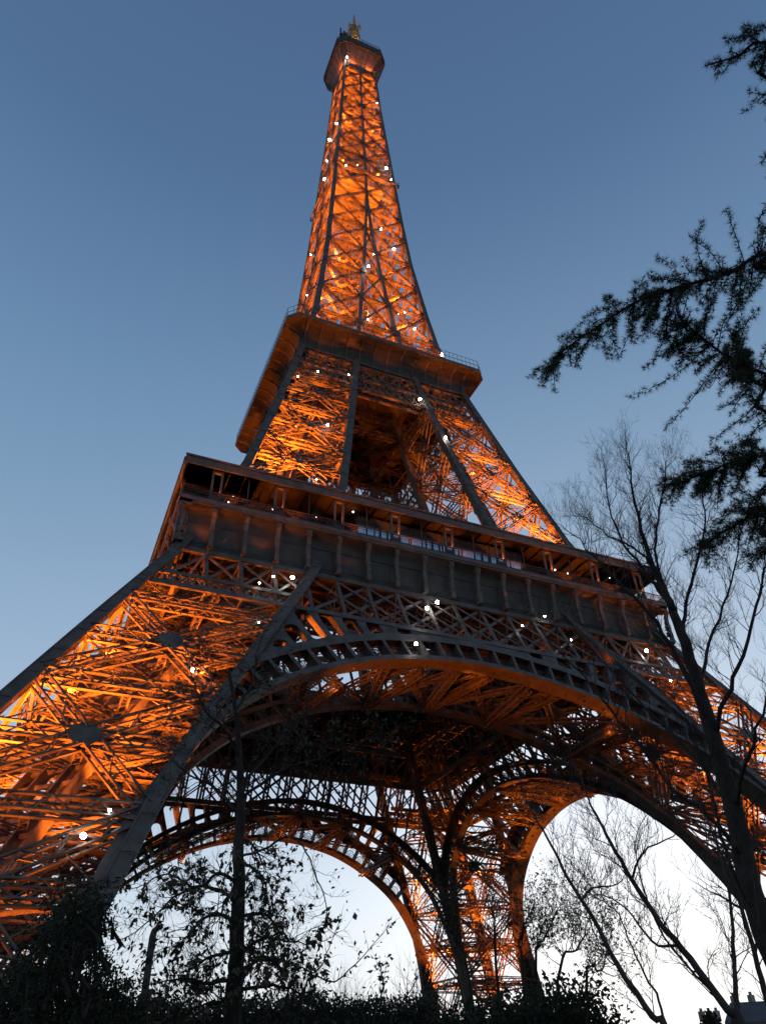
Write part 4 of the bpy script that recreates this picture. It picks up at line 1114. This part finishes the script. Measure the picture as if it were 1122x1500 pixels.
# -- clipped hedge along the bottom
hd = empty('hedge', None); tag(hd, 'long clipped dark green hedge running in front of the arches', 'hedge')
HD = 12.0; pa, pb = flat(120, HD), flat(622, HD)
ht = ath(400, 1472, HD)[2]; ax = unit(pb-pa); nr = A3(-ax[1], ax[0], 0); LN = np.linalg.norm(pb-pa)
mb = MB(); mb.loft([[pa+ax*s-nr*.45, pa+ax*s+nr*.45, pa+ax*s+nr*.4+A3(0, 0, ht-.13+.04*math.sin(s*3)), pa+ax*s-nr*.4+A3(0, 0, ht-.13+.04*math.sin(s*3))] for s in np.linspace(0, LN, 20)])
mb.build('branch_mass', BARK, hd)
P = []; A = []; B = []; M = []
for _ in range(30000):
    s = rt.uniform(-.1, LN+.1); f = rt.random()
    if f < .3: c = A3(rt.uniform(-.5, .5), 0, ht-.06+rt.gauss(0, .06)+.05*math.sin(s*3)+.04*math.sin(s*7.3))
    elif f < .8: c = A3(-.5+rt.gauss(0, .05), 0, rt.uniform(0.6, ht))
    else: c = A3(.5+rt.gauss(0, .05), 0, rt.uniform(1.2, ht))
    p = pa+ax*s+nr*c[0]+A3(0, 0, c[2])
    if f < .3 and rt.random() < .05: p = p+A3(0, 0, rt.uniform(0, .14))
    a_ = unit(rvec()); b_ = unit(np.cross(a_, rvec())); z_ = .05*rt.uniform(.6, 1.3)
    P.append(p); A.append(a_*z_*.5); B.append(b_*z_*.28); M.append(np.cross(a_, b_)*z_*.1)
mb = MB(); mb.leaves(np.array(P), np.array(A), np.array(B), np.array(M), 1.0); mb.build('foliage', HEDGE, hd)

# -- slender post seen through the left arch
po = empty('post', None); tag(po, 'dark slender post with small pegs between evergreen shrub and dry leaved tree', 'post')
pt, pb_ = ath(224, 1372, 45), flat(211, 45)
mb = MB(); mb.tube([A3(pt[0], pt[1], 0), A3(pt[0], pt[1], pt[2]*.5), pt], [.22, .19, .17], 10); mb.build('shaft', POSTPAINT, po)
mb = MB()
for i in range(26):
    z = 1.5+i*(pt[2]-2)/26; t = i*2.4
    for s in (0, math.pi): mb.bar((pt[0], pt[1], z), (pt[0]+.34*math.cos(t+s), pt[1]+.34*math.sin(t+s), z+.05), .05, .05)
mb.build('pegs', POSTPAINT, po)
mb = MB(); mb.tube([pt, pt+A3(.05, 0, .25), pt+A3(.2, -.1, .4), pt+A3(.4, -.2, .45)], [.17, .16, .14, .1], 8); mb.build('bracket_head', POSTPAINT, po)

# -- far bare trees and roofs beyond the park
def far_tree(label, px, top, D, seed, wd):
    global rt
    keep = rt; rt = random.Random(seed)
    o = empty('distant_tree', None); tag(o, label, 'tree', 'bare trees far behind the hedge'); a = MB(); b = MB()
    g = flat(px, D); H = ath(px, top, D)[2]
    limb(a, [g, g+A3(0, 0, H*.3), g+A3(.2, 0, H*.55)], .28, .12, 6)
    for i in range(13):
        s = g+A3(0, 0, H*rt.uniform(.25, .55)); d = unit(A3(rt.gauss(0, wd), rt.gauss(0, wd), 1))
        twig(b, s, d, H*rt.uniform(.38, .55), .09, 2, .35, None, .15)
    a.build('trunk', BARK_GREY, o); b.build('crown', BARK_GREY, o); rt = keep
for i, (lb_, px, top, D) in enumerate((('distant bare tree behind the hedge, nearest the dry leaved tree', 420, 1450, 95), ('distant rounded bare tree behind the hedge and the long slanting shoot', 505, 1438, 110), ('distant low bare tree behind the hedge, close to the far leg', 588, 1446, 100), ('distant bare tree seen between the two far leg columns', 636, 1420, 105))):
    far_tree(lb_, px, top, D, 20+i, .55)
def far_mass(name, label, cat, pxs, D, seed):
    """row of distant evergreen crowns"""
    o = empty(name, None); tag(o, label, cat); r_ = random.Random(seed); P = []; A = []; B = []; M = []; st = MB()
    for px, py, rad in pxs:
        c = ath(px, py, D); st.tube([A3(c[0], c[1], 0), A3(c[0], c[1], c[2]*.9)], [.3, .1], 6)
        for _ in range(500):
            d = unit(A3(r_.gauss(0, 1), r_.gauss(0, 1), r_.gauss(0, 1))); p = c+d*A3(rad, rad, rad*1.3)*r_.random()**.4
            a_ = unit(A3(r_.gauss(0, 1), r_.gauss(0, 1), r_.gauss(0, 1))); b_ = unit(np.cross(a_, d)); z_ = .55
            P.append(p); A.append(a_*z_*.5); B.append(b_*z_*.4); M.append(np.cross(a_, b_)*.05)
    mb = MB(); mb.leaves(np.array(P), np.array(A), np.array(B), np.array(M), 1.0); st.build('trunk', BARK, o); mb.build('crown', EVERGREEN, o)
far_mass('distant_tree', 'small distant evergreen standing between the two far houses', 'tree', [(1041, 1496, 1.0), (1044, 1506, 1.4), (1038, 1510, 1.3)], 150, 1)
far_mass('distant_tree', 'low distant evergreen clump beyond the lower far house', 'tree', [(1000, 1530, 2.0), (1016, 1528, 1.8), (985, 1533, 1.8)], 160, 2)
def house(label, pxa, pxb, top, D, roof):
    o = empty('apartment_house', None); tag(o, label, 'house', 'far houses beyond the park')
    a, b = flat(pxa, D), flat(pxb, D); z = ath((pxa+pxb)/2, top, D)[2]; x = unit(b-a); y = A3(-x[1], x[0], 0); Ln = np.linalg.norm(b-a); dp = 12
    wm = MB(); wm.loft([[a, b, b+y*dp, a+y*dp], [q+A3(0, 0, z-roof) for q in (a, b, b+y*dp, a+y*dp)]]); wm.build('wall', STONE, o)
    rm = MB(); e = .4
    r0 = [a-x*e-y*e, b+x*e-y*e, b+x*e+y*(dp+e), a-x*e+y*(dp+e)]; r1 = [a+x*1.2+y*1.5, b-x*1.2+y*1.5, b-x*1.2+y*(dp-1.5), a+x*1.2+y*(dp-1.5)]
    rm.loft([[q+A3(0, 0, z-roof) for q in r0], [q+A3(0, 0, z-roof+.3) for q in r0], [q+A3(0, 0, z) for q in r1]]); ro = rm.build('roof', SLATE, o)
    for k in range(3):
        c = a+x*Ln*(.2+.3*k)+y*dp*.5; cm = MB(); cm.box((c[0]-.5, c[1]-.4, z-.4), (c[0]+.5, c[1]+.4, z+1.3)); cm.box((c[0]-.2, c[1]-.2, z+1.3), (c[0]+.2, c[1]+.2, z+1.8)); cm.build('chimney', STONE, ro)
    for s in np.arange(1.2, Ln-1.5, 2.6):
        for zz in np.arange(1.0, z-roof-1.9, 3.1):
            q = a+x*s; wn = MB(); wn.loft([[q-y*.05+A3(0, 0, zz), q+x*1.1-y*.05+A3(0, 0, zz), q+x*1.1-y*.05+A3(0, 0, zz+1.8), q-y*.05+A3(0, 0, zz+1.8)], [q+y*.1+A3(0, 0, zz), q+x*1.1+y*.1+A3(0, 0, zz), q+x*1.1+y*.1+A3(0, 0, zz+1.8), q+y*.1+A3(0, 0, zz+1.8)]])
            wn.build('window', WINDOW, o)
house('far stone apartment house with chimneys, the taller of the two', 1060, 1150, 1466, 170, 3.2)
house('lower far stone house next to the taller one', 1018, 1056, 1490, 180, 2.6)
